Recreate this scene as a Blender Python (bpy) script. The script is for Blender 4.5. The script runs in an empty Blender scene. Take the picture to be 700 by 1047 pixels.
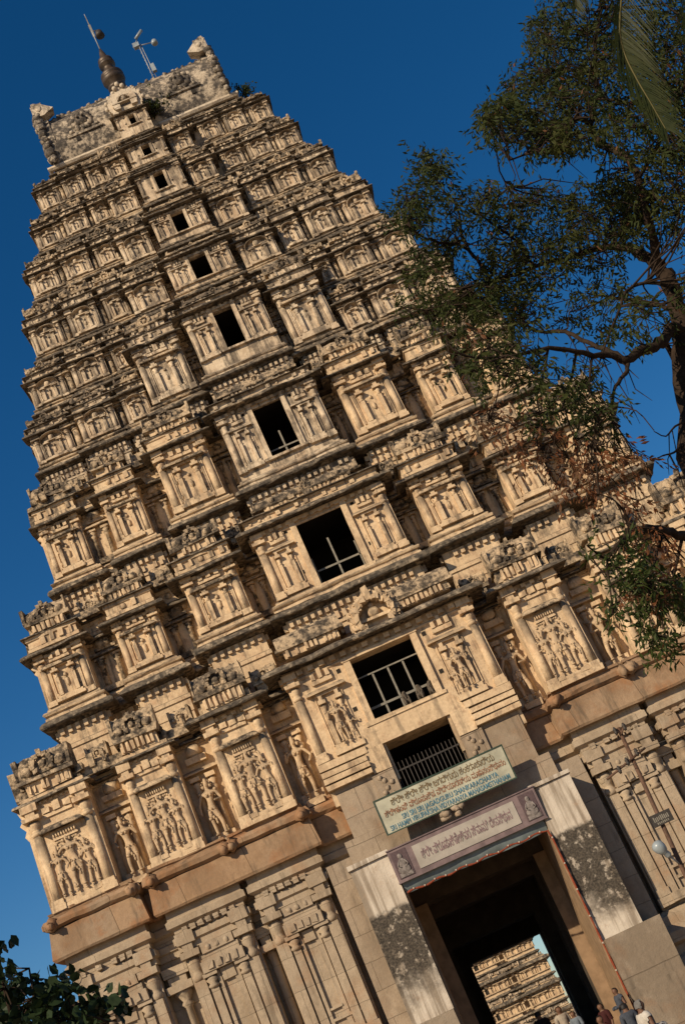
import bpy, bmesh, math, random
from mathutils import Vector, Matrix, noise
R = random.Random(7)
scene = bpy.context.scene
COL = scene.collection
PI = math.pi
rad = math.radians

# ------------------------------------------------------------------ camera
YAW, PITCH, ROLL, FPX, CX = 0.062952, 0.393954, 0.432518, 1335.587, -1.8778
GZ = -0.6                                   # level of the street
CAM = Vector((CX, -42.8, 1.6))
fw = Vector((math.sin(YAW)*math.cos(PITCH), math.cos(YAW)*math.cos(PITCH), math.sin(PITCH)))
rt = Vector((math.cos(YAW), -math.sin(YAW), 0.0))
up = rt.cross(fw)
cr, sr = math.cos(ROLL), math.sin(ROLL)
camx = rt*cr - up*sr
camy = rt*sr + up*cr
cd = bpy.data.cameras.new('camera'); co = bpy.data.objects.new('camera', cd); COL.objects.link(co)
m3 = Matrix((camx, camy, -fw)).transposed()
co.matrix_world = Matrix.Translation(CAM) @ m3.to_4x4()
cd.sensor_width = 36.0; cd.lens = FPX/1047*36; cd.clip_end = 5000; cd.clip_start = 0.1
scene.camera = co

def ray(px, py):
    return (fw*FPX + camx*(px-350) - camy*(py-523.5))
def at_y(px, py, y):
    d = ray(px, py); t = (y-CAM.y)/d.y
    return CAM + d*t
def px_size(p):                              # metres covered by one photo pixel at p
    return (p-CAM).dot(fw)/FPX

# ------------------------------------------------------------------ materials
def nmat(name, rough=0.9, spec=0.2):
    m = bpy.data.materials.new(name); m.use_nodes = True
    nt = m.node_tree; b = nt.nodes['Principled BSDF']
    b.inputs['Roughness'].default_value = rough
    b.inputs['Specular IOR Level'].default_value = spec
    return m, nt, b
class NG:
    def __init__(s, nt): s.nt = nt; s.l = nt.links
    def n(s, t, **k):
        x = s.nt.nodes.new(t)
        for a, v in k.items(): setattr(x, a, v)
        return x
    def pos(s):
        return s.n('ShaderNodeNewGeometry')
    def noise(s, vec, scale, detail=4, rough=0.55, dist=0.0):
        x = s.n('ShaderNodeTexNoise'); x.inputs['Scale'].default_value = scale
        x.inputs['Detail'].default_value = detail; x.inputs['Roughness'].default_value = rough
        x.inputs['Distortion'].default_value = dist
        s.l.new(vec, x.inputs['Vector']); return x.outputs['Fac']
    def scalev(s, vec, v):
        x = s.n('ShaderNodeVectorMath', operation='MULTIPLY'); s.l.new(vec, x.inputs[0]); x.inputs[1].default_value = v
        return x.outputs[0]
    def rng(s, val, a, b, c=0.0, d=1.0, smooth=True):
        x = s.n('ShaderNodeMapRange'); x.interpolation_type = 'SMOOTHSTEP' if smooth else 'LINEAR'
        s.l.new(val, x.inputs['Value'])
        x.inputs['From Min'].default_value = a; x.inputs['From Max'].default_value = b
        x.inputs['To Min'].default_value = c; x.inputs['To Max'].default_value = d
        return x.outputs['Result']
    def math(s, op, a, b):
        x = s.n('ShaderNodeMath', operation=op); x.use_clamp = False
        for i, v in enumerate((a, b)):
            if isinstance(v, (int, float)): x.inputs[i].default_value = v
            else: s.l.new(v, x.inputs[i])
        return x.outputs[0]
    def mix(s, f, a, b):
        x = s.n('ShaderNodeMix', data_type='RGBA')
        if isinstance(f, (int, float)): x.inputs[0].default_value = f
        else: s.l.new(f, x.inputs[0])
        for i, v in ((6, a), (7, b)):
            if isinstance(v, tuple): x.inputs[i].default_value = (*v, 1)
            else: s.l.new(v, x.inputs[i])
        return x.outputs[2]
    def bump(s, h, strength, dist, prev=None):
        x = s.n('ShaderNodeBump'); x.inputs['Strength'].default_value = strength; x.inputs['Distance'].default_value = dist
        s.l.new(h, x.inputs['Height'])
        if prev is not None: s.l.new(prev, x.inputs['Normal'])
        return x.outputs[0]

DIRT = (0.062, 0.052, 0.043)
def plaster(name, c1, c2, c3, grime, upd=0.85, gz=None):
    m, nt, b = nmat(name); g = NG(nt); P = g.pos(); p = P.outputs['Position']
    n1 = g.noise(p, 0.42, 5, 0.6); n2 = g.noise(p, 2.3, 6, 0.65); n3 = g.noise(p, 9.0, 5, 0.6)
    st = g.noise(g.scalev(p, (3.4, 3.4, 0.33)), 1.0, 6, 0.7)
    c = g.mix(g.rng(n1, .35, .65), c1, c2)
    c = g.mix(g.rng(n2, .48, .72, 0, .75), c, c3)
    nb_ = g.noise(g.scalev(p, (1, 1, .7)), 1.15, 5, .62); c = g.mix(g.rng(nb_, .50, .64, 0, .5), c, (0.34, 0.235, 0.145))
    c = g.mix(g.rng(n3, .3, .75, 0, .34), c, tuple(v*0.55 for v in c3))
    n4 = g.noise(p, 5.2, 7, .72, .4); c = g.mix(g.rng(n4, .60, .68, 0, .55), c, (0.17, 0.12, 0.085))
    sep = g.n('ShaderNodeSeparateXYZ'); nt.links.new(P.outputs['Normal'], sep.inputs[0])
    upm = g.rng(sep.outputs[2], .12, .7, 0, upd)
    gm = g.rng(g.math('ADD', g.math('MULTIPLY', st, .70), g.math('MULTIPLY', n2, .30)), .64-.13*grime, .74-.11*grime, 0, .84)
    if gz:                                            # older, more lichen-stained storeys higher up
        sp = g.n('ShaderNodeSeparateXYZ'); nt.links.new(p, sp.inputs[0])
        gm = g.math('MULTIPLY', gm, g.rng(sp.outputs[2], gz[0], gz[1], gz[2], gz[3], False))
    mask = g.math('MAXIMUM', g.math('MULTIPLY', upm, g.rng(n2, .2, .55)), gm)
    dcol = g.mix(g.rng(n3, .35, .7), DIRT, (0.17, 0.135, 0.10))
    c = g.mix(mask, c, dcol)
    nt.links.new(c, b.inputs['Base Color'])
    bb = g.bump(g.noise(p, 26, 6, .6), .4, .03); bb = g.bump(n2, .45, .08, bb)
    nt.links.new(bb, b.inputs['Normal'])
    return m
CREAM = plaster('cream_plaster', (0.69,0.52,0.33), (0.60,0.445,0.28), (0.52,0.335,0.20), 1.12, gz=(11, 22, .62, 1.0))
AGED = plaster('aged_plaster', (0.68,0.55,0.39), (0.56,0.435,0.30), (0.46,0.325,0.215), 1.5)
STATUE = plaster('statue_plaster', (0.60,0.44,0.275), (0.52,0.38,0.24), (0.33,0.245,0.165), 0.7)
PALE = plaster('pale_lime_plaster', (0.66,0.55,0.41), (0.60,0.50,0.38), (0.36,0.31,0.25), 0.75)
def ledge(name, dark, mid, light, lo=.5, hi=.68):
    m, nt, b = nmat(name); g = NG(nt); p = g.pos().outputs['Position']
    n1 = g.noise(p, 1.1, 6, .65); n2 = g.noise(p, 5.5, 6, .65); n3 = g.noise(p, 20, 4, .6)
    c = g.mix(g.rng(n2, .35, .66), dark, mid)
    c = g.mix(g.rng(g.math('ADD', g.math('MULTIPLY', n1, .6), g.math('MULTIPLY', n2, .4)), lo, hi), c, light)
    c = g.mix(g.rng(n3, .3, .7, 0, .35), c, dark)
    nt.links.new(c, b.inputs['Base Color'])
    bb = g.bump(n3, .35, .03); bb = g.bump(n2, .5, .08, bb); nt.links.new(bb, b.inputs['Normal'])
    return m
LEDGE = ledge('weathered_ledge_stone', (0.05,0.042,0.034), (0.20,0.16,0.115), (0.48,0.38,0.265), .515, .65)
SHRINE = ledge('weathered_shrine_stone', (0.046,0.038,0.03), (0.22,0.17,0.12), (0.56,0.42,0.27), .45, .59)
ROOFM = ledge('lichen_roof_plaster', (0.055,0.048,0.042), (0.18,0.15,0.12), (0.56,0.46,0.34), .46, .60)
HORNM = ledge('worn_horn_plaster', (0.10,0.085,0.07), (0.36,0.30,0.23), (0.60,0.50,0.38), .40, .56)
def masonry(name, c1, c2, stain, bw, bh, mort=.012, stain_lo=.5, stain_hi=.72, seam=.25):
    m, nt, b = nmat(name); g = NG(nt); p = g.pos().outputs['Position']
    sp = g.n('ShaderNodeSeparateXYZ'); nt.links.new(p, sp.inputs[0])
    cb = g.n('ShaderNodeCombineXYZ'); nt.links.new(g.math('ADD', sp.outputs[0], sp.outputs[1]), cb.inputs[0]); nt.links.new(sp.outputs[2], cb.inputs[1])
    wob = g.noise(p, .8, 3)
    vv = g.n('ShaderNodeVectorMath', operation='ADD'); nt.links.new(cb.outputs[0], vv.inputs[0])
    cw = g.n('ShaderNodeCombineXYZ'); nt.links.new(g.math('MULTIPLY', wob, .12), cw.inputs[1]); nt.links.new(cw.outputs[0], vv.inputs[1])
    br = g.n('ShaderNodeTexBrick'); nt.links.new(vv.outputs[0], br.inputs['Vector'])
    br.inputs['Scale'].default_value = 1; br.inputs['Brick Width'].default_value = bw; br.inputs['Row Height'].default_value = bh
    br.inputs['Mortar Size'].default_value = mort; br.inputs['Mortar Smooth'].default_value = .4; br.inputs['Bias'].default_value = 0
    br.inputs['Color1'].default_value = (*c1, 1); br.inputs['Color2'].default_value = (*c2, 1)
    br.inputs['Mortar'].default_value = tuple(v*.35 for v in c1)+(1,)
    n1 = g.noise(p, .7, 6, .65); n2 = g.noise(p, 4.5, 6, .65); n3 = g.noise(p, 28, 4, .6)
    st = g.noise(g.scalev(p, (2.2, 2.2, .3)), 1.0, 6, .66)
    flat = g.mix(g.rng(n1, .35, .65), c1, c2)
    c = g.mix(g.rng(br.outputs['Fac'], 0, 1, 0, seam), g.mix(.55, flat, br.outputs['Color']), tuple(v*.3 for v in c1))
    c = g.mix(g.rng(n1, stain_lo, stain_hi, 0, .8), c, stain)
    nl = g.noise(g.scalev(p, (1, 1, .6)), .42, 6, .68, .3); c = g.mix(g.rng(nl, .47, .60, 0, .55), c, tuple(v*.5 for v in (c1[0]*1.06, c1[1]*.98, c1[2]*.9)))
    c = g.mix(g.rng(st, .54, .70, 0, .7), c, tuple(v*.3 for v in c2))
    c = g.mix(g.rng(n2, .42, .7, 0, .4), c, tuple(v*.55 for v in c1))
    c = g.mix(g.rng(n3, .35, .7, 0, .3), c, tuple(v*.6 for v in c2))
    nt.links.new(c, b.inputs['Base Color'])
    bb = g.bump(n3, .3, .02); bb = g.bump(n2, .4, .06, bb)
    inv = g.math('SUBTRACT', 1.0, br.outputs['Fac']); bb = g.bump(inv, .8, .02, bb)
    nt.links.new(bb, b.inputs['Normal'])
    return m
GRANITE = masonry('granite_masonry', (0.45,0.355,0.25), (0.345,0.27,0.19), (0.35,0.20,0.11), 1.9, 1.05, .008, seam=.10)
BEAMST = masonry('rust_stained_beam_stone', (0.37,0.235,0.135), (0.27,0.21,0.15), (0.30,0.135,0.055), 2.3, 3.0, .014, stain_lo=.44, stain_hi=.60, seam=.5)
BLOCKS = masonry('rough_block_masonry', (0.40,0.31,0.22), (0.31,0.245,0.18), (0.35,0.215,0.13), 1.45, .86, .010, seam=.5)
PLINTH = masonry('plinth_block_stone', (0.31,0.25,0.185), (0.25,0.20,0.15), (0.26,0.15,0.085), 9.0, 1.65, .016, seam=.6)
def whitewash():
    m, nt, b = nmat('moulded_whitewash'); g = NG(nt); p = g.pos().outputs['Position']
    sp = g.n('ShaderNodeSeparateXYZ'); nt.links.new(p, sp.inputs[0]); z = sp.outputs[2]
    n1 = g.noise(p, .9, 6, .65); n2 = g.noise(p, 3.2, 7, .7); n3 = g.noise(p, 16, 4, .6)
    st = g.noise(g.scalev(p, (4.5, 4.5, .22)), 1.0, 6, .6)
    c = g.mix(g.rng(n1, .35, .65), (0.58,0.51,0.42), (0.47,0.40,0.32))
    c = g.mix(g.rng(st, .43, .62, 0, .8), c, (0.20,0.155,0.11))
    c = g.mix(g.rng(n2, .55, .7, 0, .5), c, (0.36,0.25,0.17))
    zz = g.math('ADD', z, g.math('MULTIPLY', g.math('SUBTRACT', n1, .5), 3.4)); zt_ = g.math('ADD', z, g.math('MULTIPLY', g.math('SUBTRACT', n2, .5), .5))
    band = g.math('MULTIPLY', g.rng(zz, 3.0, 4.4), g.rng(zt_, 6.1, 6.25, 1, 0))
    mould = g.math('MULTIPLY', band, g.rng(n2, .36, .47, .2, .97))
    c = g.mix(mould, c, g.mix(g.rng(n3, .35, .7), (0.028,0.024,0.02), (0.10,0.082,0.062)))
    nt.links.new(c, b.inputs['Base Color'])
    bb = g.bump(n3, .4, .03); bb = g.bump(n2, .4, .05, bb); nt.links.new(bb, b.inputs['Normal'])
    return m
WASH = whitewash()
def plain(name, c, var=.25, scale=6, rough=.85, spec=.2, metal=0.0, bump=.15):
    m, nt, b = nmat(name, rough, spec); g = NG(nt); p = g.pos().outputs['Position']
    n = g.noise(p, scale, 5, .6)
    nt.links.new(g.mix(g.rng(n, .3, .7), c, tuple(v*(1-var) for v in c)), b.inputs['Base Color'])
    b.inputs['Metallic'].default_value = metal
    if bump: nt.links.new(g.bump(n, bump, .02), b.inputs['Normal'])
    return m
DARKSTONE = plain('dark_interior_stone', (0.10,0.078,0.058), .4, 2)  # dark brown stone for the passage walls, frames and ceiling
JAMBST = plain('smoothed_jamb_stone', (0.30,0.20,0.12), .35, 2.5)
ROOMDARK = plain('opening_shade_dark', (0.03,0.025,0.02), .4, 2)  # near-black: the darkness inside openings is put into the colour
COPPER = plain('browned_copper', (0.085,0.058,0.038), .5, 3, .5, .5, .35)
STEEL = plain('dull_galvanised_steel', (0.34,0.36,0.37), .3, 9, .5, .5, .3)
IRON = plain('dark_iron', (0.05,0.042,0.036), .3, 9, .6, .4, .2)
RUST = plain('rusty_brown_steel', (0.125,0.068,0.042), .45, 8, .7, .3)
PALEBAR = plain('pale_painted_bar', (0.24,0.22,0.18), .3, 9, .7)
LAMPW = plain('pale_lamp_housing', (0.27,0.31,0.33), .15, 9, .35, .5)
BARK = plain('brown_bark', (0.040,0.027,0.019), .5, 14, .95, .1, 0, .6)
PALMBARK = plain('ringed_palm_bark', (0.16,0.115,0.08), .4, 12, .95, .1, 0, .5)
MONKEY = plain('grey_brown_fur', (0.13,0.105,0.08), .5, 30, .95, .1)
def leafmat(name, a, b2, sc=2.0, trans=.35, rough=.5):
    m, nt, b = nmat(name, rough, .15); g = NG(nt); p = g.pos().outputs['Position']
    n = g.noise(p, sc, 3, .6); n2 = g.noise(p, 18, 2, .5)
    c = g.mix(g.rng(n, .35, .65), a, b2); c = g.mix(g.rng(n2, .5, .75, 0, .55), c, tuple(v*.5 for v in a))
    nt.links.new(c, b.inputs['Base Color'])
    t = g.n('ShaderNodeBsdfTranslucent'); nt.links.new(c, t.inputs['Color'])
    mx = g.n('ShaderNodeMixShader'); mx.inputs[0].default_value = trans
    out = nt.nodes['Material Output']
    nt.links.new(b.outputs[0], mx.inputs[1]); nt.links.new(t.outputs[0], mx.inputs[2]); nt.links.new(mx.outputs[0], out.inputs[0])
    return m
LEAF = leafmat('olive_leaf', (0.030,0.045,0.012), (0.058,0.063,0.016), 2.0, .35, .65)
LEAFDK = leafmat('deep_green_leaf', (0.014,0.026,0.010), (0.024,0.040,0.015), 2, .2)
DRYLEAF = leafmat('rust_dry_pod', (0.20,0.075,0.03), (0.11,0.06,0.03))
PALMLEAF = leafmat('palm_leaflet', (0.022,0.033,0.009), (0.04,0.047,0.013))
PALMDRY = leafmat('dry_palm_leaflet', (0.24,0.145,0.06), (0.17,0.10,0.05))
RACHIS = plain('yellow_green_rachis', (0.10,0.085,0.028), .2, 8, .6)
SIGNCREAM = plain('faded_cream_enamel', (0.50,0.485,0.37), .35, 2.2, .55, .4)
SIGNMAUVE = plain('mauve_painted_frame', (0.215,0.155,0.155), .4, 3, .6, .3)
SIGNGREY = plain('faded_grey_panel', (0.40,0.36,0.31), .22, 2.5, .6, .3)
SIGNEDGE = plain('green_sign_edge', (0.05,0.085,0.065), .3, 6, .6)
TXT_BROWN = plain('brown_lettering', (0.28,0.20,0.11), .5, 9)
TXT_RED = plain('red_lettering', (0.40,0.20,0.12), .5, 9)
TXT_BLUE = plain('blue_lettering', (0.11,0.26,0.35), .5, 9)
TXT_MAUVE = plain('faded_mauve_lettering', (0.30,0.205,0.21), .4, 9)
TARP = plain('pale_blue_tarpaulin', (0.20,0.24,0.245), .3, 3, .6)
ORANGE = plain('orange_red_garland', (0.27,0.06,0.028), .4, 25, .8)
BEAD = plain('pale_garland_bead', (0.5,0.42,0.34), .2, 20)
def ground_mat():
    m, nt, b = nmat('dusty_ground'); g = NG(nt); p = g.pos().outputs['Position']
    n = g.noise(p, .5, 6, .6); n2 = g.noise(p, 9, 6, .6)
    nt.links.new(g.mix(g.rng(n, .3, .7), (0.30,0.225,0.15), g.mix(n2, (0.23,0.17,0.115), (0.34,0.26,0.18))), b.inputs['Base Color'])
    nt.links.new(g.bump(n2, .4, .04), b.inputs['Normal']); return m
GROUND = ground_mat()
SKIN = plain('brown_skin', (0.14,0.072,0.043), .15, 9, .6, .3)
HAIR = plain('black_hair', (0.012,0.010,0.009), .3, 30, .6, .3)
def cloth(n, c): return plain(n, c, .25, 14, .9, .1, 0, .3)

# ------------------------------------------------------------------ objects
def finish(name, me, mat, parent=None):
    o = bpy.data.objects.new(name, me); COL.objects.link(o)
    if mat is not None and not me.materials:
        me.materials.append(mat)
    if parent is not None: o.parent = parent
    return o
def tag(o, label=None, cat=None, group=None, kind=None):
    if label: o['label'] = label
    if cat: o['category'] = cat
    if group: o['group'] = group
    if kind: o['kind'] = kind
    return o
def empty(name, loc=(0, 0, 0)):
    o = bpy.data.objects.new(name, None); COL.objects.link(o); o.location = loc; o.empty_display_size = .3
    return o
def nz(x, y, z, s): return noise.noise(Vector((x*s, y*s, z*s)))

class MB:
    def __init__(s): s.v = []; s.f = []; s.sm = []
    def add(s, vs, fs, smooth=False):
        b = len(s.v); s.v += [tuple(v) for v in vs]
        s.f += [tuple(i+b for i in f) for f in fs]; s.sm += [smooth]*len(fs)
    def box(s, x0, x1, y0, y1, z0, z1, j=0.0, taper=0.0):
        if x1 < x0: x0, x1 = x1, x0
        vs = []
        for z, t in ((z0, 0), (z1, taper)):
            for x, y in ((x0+t, y0+t), (x1-t, y0+t), (x1-t, y1), (x0+t, y1)):
                vs.append((x+R.uniform(-j, j)*1.5, y+R.uniform(-j, j)*1.5, z+R.uniform(-j, j)*1.5))
        s.add(vs, [(3,2,1,0),(4,5,6,7),(0,1,5,4),(1,2,6,5),(2,3,7,6),(3,0,4,7)])
    def lathe(s, c, prof, n=8, squash=1.0, axis='z', rot=0.0, smooth=True):
        vs = []; k = len(prof)
        for r, h in prof:
            for i in range(n):
                a = 2*PI*(i+.5)/n + rot
                x, y = r*math.cos(a), r*math.sin(a)*squash
                if axis == 'z': vs.append((c[0]+x, c[1]+y, c[2]+h))
                elif axis == 'y': vs.append((c[0]+x, c[1]-h, c[2]+y))
                else: vs.append((c[0]+h, c[1]+x, c[2]+y))
        fs = []
        for a in range(k-1):
            for i in range(n):
                j = (i+1) % n; fs.append((a*n+i, a*n+j, (a+1)*n+j, (a+1)*n+i))
        fs.append(tuple(range(n-1, -1, -1))); fs.append(tuple(range((k-1)*n, k*n)))
        s.add(vs, fs, smooth)
    def ball(s, c, r, n=8, sq=(1, 1, 1), j=0.0):
        vs = []; rings = max(3, n//2)
        for a in range(rings+1):
            t = PI*a/rings
            for i in range(n):
                p = 2*PI*i/n; q = 1+R.uniform(-j, j)
                vs.append((c[0]+r*sq[0]*math.sin(t)*math.cos(p)*q, c[1]+r*sq[1]*math.sin(t)*math.sin(p)*q, c[2]+r*sq[2]*math.cos(t)*q))
        fs = []
        for a in range(rings):
            for i in range(n):
                k = (i+1) % n; fs.append((a*n+i, (a+1)*n+i, (a+1)*n+k, a*n+k))
        s.add(vs, fs, True)
    def tube(s, pts, radii, n=6, caps=True, smooth=True):
        P = [Vector(p) for p in pts]; k = len(P); vs = []; u = None
        for i in range(k):
            t = (P[min(i+1, k-1)]-P[max(i-1, 0)])
            if t.length < 1e-9: t = Vector((0, 0, 1))
            t.normalize()
            if u is None: u = t.orthogonal().normalized()
            else:
                u = u - t*u.dot(t)
                u = u.normalized() if u.length > 1e-6 else t.orthogonal().normalized()
            w = t.cross(u); r = radii[i] if hasattr(radii, '__len__') else radii
            for a in range(n):
                q = 2*PI*a/n; vs.append(P[i]+(u*math.cos(q)+w*math.sin(q))*r)
        fs = []
        for i in range(k-1):
            for a in range(n):
                b = (a+1) % n; fs.append((i*n+a, i*n+b, (i+1)*n+b, (i+1)*n+a))
        if caps: fs.append(tuple(range(n-1, -1, -1))); fs.append(tuple(range((k-1)*n, k*n)))
        s.add(vs, fs, smooth)
    def sweep(s, path, prof, seg=0.35, j=0.0, jz=None, closed=True, chip=0.0):
        pts = []; nr = []
        k = len(path); ns = []
        for i in range(k-1):
            d = Vector((path[i+1][0]-path[i][0], path[i+1][1]-path[i][1])).normalized(); ns.append(Vector((d.y, -d.x)))
        for i in range(k-1):
            a, b = Vector(path[i]), Vector(path[i+1])
            na = ns[i] if i == 0 else (ns[i-1]+ns[i])/(1+ns[i-1].dot(ns[i]))
            nb = ns[i] if i == k-2 else (ns[i+1]+ns[i])/(1+ns[i+1].dot(ns[i]))
            L = (b-a).length; q = max(1, int(L/seg)) if j or chip else 1
            pts.append(a); nr.append(na)
            for t in range(1, q): pts.append(a.lerp(b, t/q)); nr.append(ns[i])
            if i == k-2: pts.append(b); nr.append(nb)
        n = len(prof); vs = []
        jz = j if jz is None else jz
        for i, (p, m) in enumerate(zip(pts, nr)):
            for q, (o, z) in enumerate(prof):
                e = 0.0; ez = 0.0
                if j:
                    e = j*nz(p.x, p.y+q*.37, z, 1.7)*1.4 + R.uniform(-.3, .3)*j
                    ez = jz*nz(p.x+9.1, p.y, z+q*.21, 1.3)*1.4 + R.uniform(-.25, .25)*jz
                if chip and o > .1:
                    cn = nz(p.x*1.0+3, p.y, z*.3, 1.1)
                    if cn > .22: e -= chip*(cn-.22)*2.2
                vs.append((p.x+m.x*(o+e), p.y+m.y*(o+e), z+ez))
        fs = []
        for i in range(len(pts)-1):
            for q in range(n if closed else n-1):
                w = (q+1) % n
                fs.append((i*n+q, (i+1)*n+q, (i+1)*n+w, i*n+w))
        if closed:
            fs.append(tuple(range(n))); fs.append(tuple(range((len(pts)-1)*n+n-1, (len(pts)-1)*n-1, -1)))
        s.add(vs, fs)
    def place(s, tmpl, loc, sc, mir=1, sy=None):
        vs, fs = tmpl; sy = sc if sy is None else sy
        s.add([(loc[0]+v[0]*sc*mir, loc[1]+v[1]*sy, loc[2]+v[2]*sc) for v in vs], fs if mir > 0 else [f[::-1] for f in fs], True)
    def build(s, name, mat, parent=None, recalc=True):
        me = bpy.data.meshes.new(name); me.from_pydata(s.v, [], s.f)
        me.polygons.foreach_set('use_smooth', s.sm)
        if recalc:
            bm = bmesh.new(); bm.from_mesh(me); bmesh.ops.recalc_face_normals(bm, faces=bm.faces); bm.to_mesh(me); bm.free()
        me.update()
        return finish(name, me, mat, parent)

def skin_template(nodes, edges, sub=1, root=0):
    me = bpy.data.meshes.new('t'); me.from_pydata([n[0] for n in nodes], edges, [])
    o = bpy.data.objects.new('t', me); COL.objects.link(o)
    sk = o.modifiers.new('s', 'SKIN'); sk.use_smooth_shade = True
    for i, n in enumerate(nodes):
        r = n[1]; me.skin_vertices[0].data[i].radius = (r, r) if not hasattr(r, '__len__') else r
        me.skin_vertices[0].data[i].use_root = (i == root)
    if sub:
        ss = o.modifiers.new('u', 'SUBSURF'); ss.levels = sub; ss.render_levels = sub
    dg = bpy.context.evaluated_depsgraph_get(); ev = o.evaluated_get(dg); m2 = ev.to_mesh()
    t = ([tuple(v.co) for v in m2.vertices], [tuple(p.vertices) for p in m2.polygons])
    ev.to_mesh_clear(); bpy.data.objects.remove(o); bpy.data.meshes.remove(me)
    return t

def figure(arms, hipshift=.02, crown=True):
    """carved figure, one unit tall, facing -y"""
    h = hipshift
    n = [((h,0,.47),.07),((h*.5,0,.56),.058),((0,0,.66),.07),((0,0,.74),.062),((0,0,.80),.028),((-h*.4,-.01,.855),.05)]
    e = [(0,1),(1,2),(2,3),(3,4),(4,5)]
    if crown:
        n += [((-h*.5,0,.92),.045),((-h*.5,0,.985),.018)]; e += [(5,6),(6,7)]
    else:
        n += [((-h*.5,.01,.905),.04)]; e += [(5,6)]
    for sgn in (-1, 1):
        b = len(n)
        n += [((sgn*.06+h,0,.42),.057),((sgn*.07,-.03 if sgn > 0 else 0,.25),.042),((sgn*.06,0,.05),.03),((sgn*.08,-.06,.02),.028)]
        e += [(0,b),(b,b+1),(b+1,b+2),(b+2,b+3)]
        b = len(n); s_, l_, w_ = (sgn*.115,0,.745), arms[0 if sgn < 0 else 1][0], arms[0 if sgn < 0 else 1][1]
        n += [(s_,.036),(l_,.028),(w_,.024)]; e += [(3,b),(b,b+1),(b+1,b+2)]
    n = [(c, r*.80) for c, r in n]
    vs, fs = skin_template(n, e, 1)
    o = MB()
    def orn(x, y, z, r, sq=(1, 1, 1)): o.ball((x, y, z), r, 6, sq, .12)
    for i in range(8):                                        # belt, necklace, pleats, anklets
        a = 2*PI*i/8
        orn(h*.8+.068*math.cos(a), .055*math.sin(a), .49, .017); orn(.055*math.cos(a), -.02+.045*math.sin(a), .735+.02*math.sin(a), .013)
    for i in range(5): orn(h+.012*(i-2)*(1+i % 2), -.065, .45-.045*i, .02, (.9, .7, 1.6))
    for q in (-1, 1):
        orn(q*.065+h*.8, -.035, .36, .03, (1.3, .7, 1)); orn(q*.07, -.02, .10, .035, (1.2, 1.1, .5)); orn(q*.055-h*.4, -.01, .85, .022, (1, .8, 1.5)); orn(q*.12, -.01, .77, .03)
        orn(q*.028, -.055, .70, .026)
    orn(-h*.4, -.055, .85, .012, (1, 1, 1.4)); 
    for i in range(7): a = PI*i/6; orn(-h*.4+.075*math.cos(a), .01, .86+.085*math.sin(a), .016)
    b = len(vs); vs = vs+o.v; fs = fs+[tuple(i+b for i in f) for f in o.f]
    return vs, fs
FIGS = [figure((((-.19,0,.62),(-.14,-.07,.52)),((.19,0,.62),(.15,-.06,.76)))),
        figure((((-.19,0,.60),(-.20,-.02,.44)),((.17,0,.60),(.06,-.08,.60))), -.03),
        figure((((-.16,-.03,.62),(-.02,-.1,.68)),((.16,-.03,.62),(.02,-.1,.68))), .0),
        figure((((-.22,0,.66),(-.20,-.04,.82)),((.2,0,.6),(.13,-.05,.5))), .03, False)]

# ------------------------------------------------------------------ carved elements (world space, outward = -y)
def pilaster(mb, X, y, z0, z1, w, rough=0.006, sq=False):
    h = z1-z0; d = w*.55
    mb.box(X-w*.66, X+w*.66, y-d*1.15, y+.05, z0, z0+h*.055, rough)
    mb.box(X-w*.56, X+w*.56, y-d, y+.05, z0+h*.055, z0+h*.10, rough)
    if sq: mb.box(X-w*.45, X+w*.45, y-d*.8, y+.05, z0+h*.10, z0+h*.70, rough, taper=w*.02)
    else: mb.lathe((X, y, z0), [(w*.47,h*.10),(w*.45,h*.3),(w*.41,h*.70)], 8, .95)
    mb.lathe((X, y, z0), [(w*.40,h*.70),(w*.54,h*.715),(w*.54,h*.735),(w*.38,h*.75),(w*.40,h*.765),(w*.58,h*.80),(w*.56,h*.825),(w*.36,h*.845)], 8)
    mb.box(X-w*.80, X+w*.80, y-d*1.5, y+.05, z0+h*.845, z0+h*.885, rough)
    mb.box(X-w*.42, X+w*.42, y-d*.95, y+.05, z0+h*.885, z0+h*.94, rough)
    mb.box(X-w*.75, X+w*.75, y-d*1.2, y+.05, z0+h*.93, z1, rough)

EAVEP = [(0.0,-.10),(.10,-.08),(.14,0.0),(.80,-.10),(1.0,-.16),(1.02,-.02),(.90,.22),(.62,.48),(.34,.62),(.12,.68),(0.0,.70)]
def small_eave(mb, x0, x1, y, z, o, dp=.05):
    mb = EAVES if EAVES is not None else mb
    path = [(x0, y+dp), (x0, y), (x1, y), (x1, y+dp)]
    mb.sweep(path, [(a*o, z+b*o*.9) for a, b in EAVEP], j=.0)

EAVES = None
def kudu(mb, X, y, z, r, n=7, th=None):
    th = th or r*.35
    for i in range(n+1):
        a = rad(-35)+ rad(250)*i/n
        cx, cz = X+r*math.cos(a), z+r*math.sin(a)
        mb.box(cx-r*.25, cx+r*.25, y-th, y+.03, cz-r*.25, cz+r*.25, r*.05)
    mb.ball((X, y, z), r*.5, 6, (1, .6, 1), .1)
    mb.box(X-r*.2, X+r*.2, y-th*1.1, y+.03, z+r, z+r*1.55, r*.05)

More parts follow.
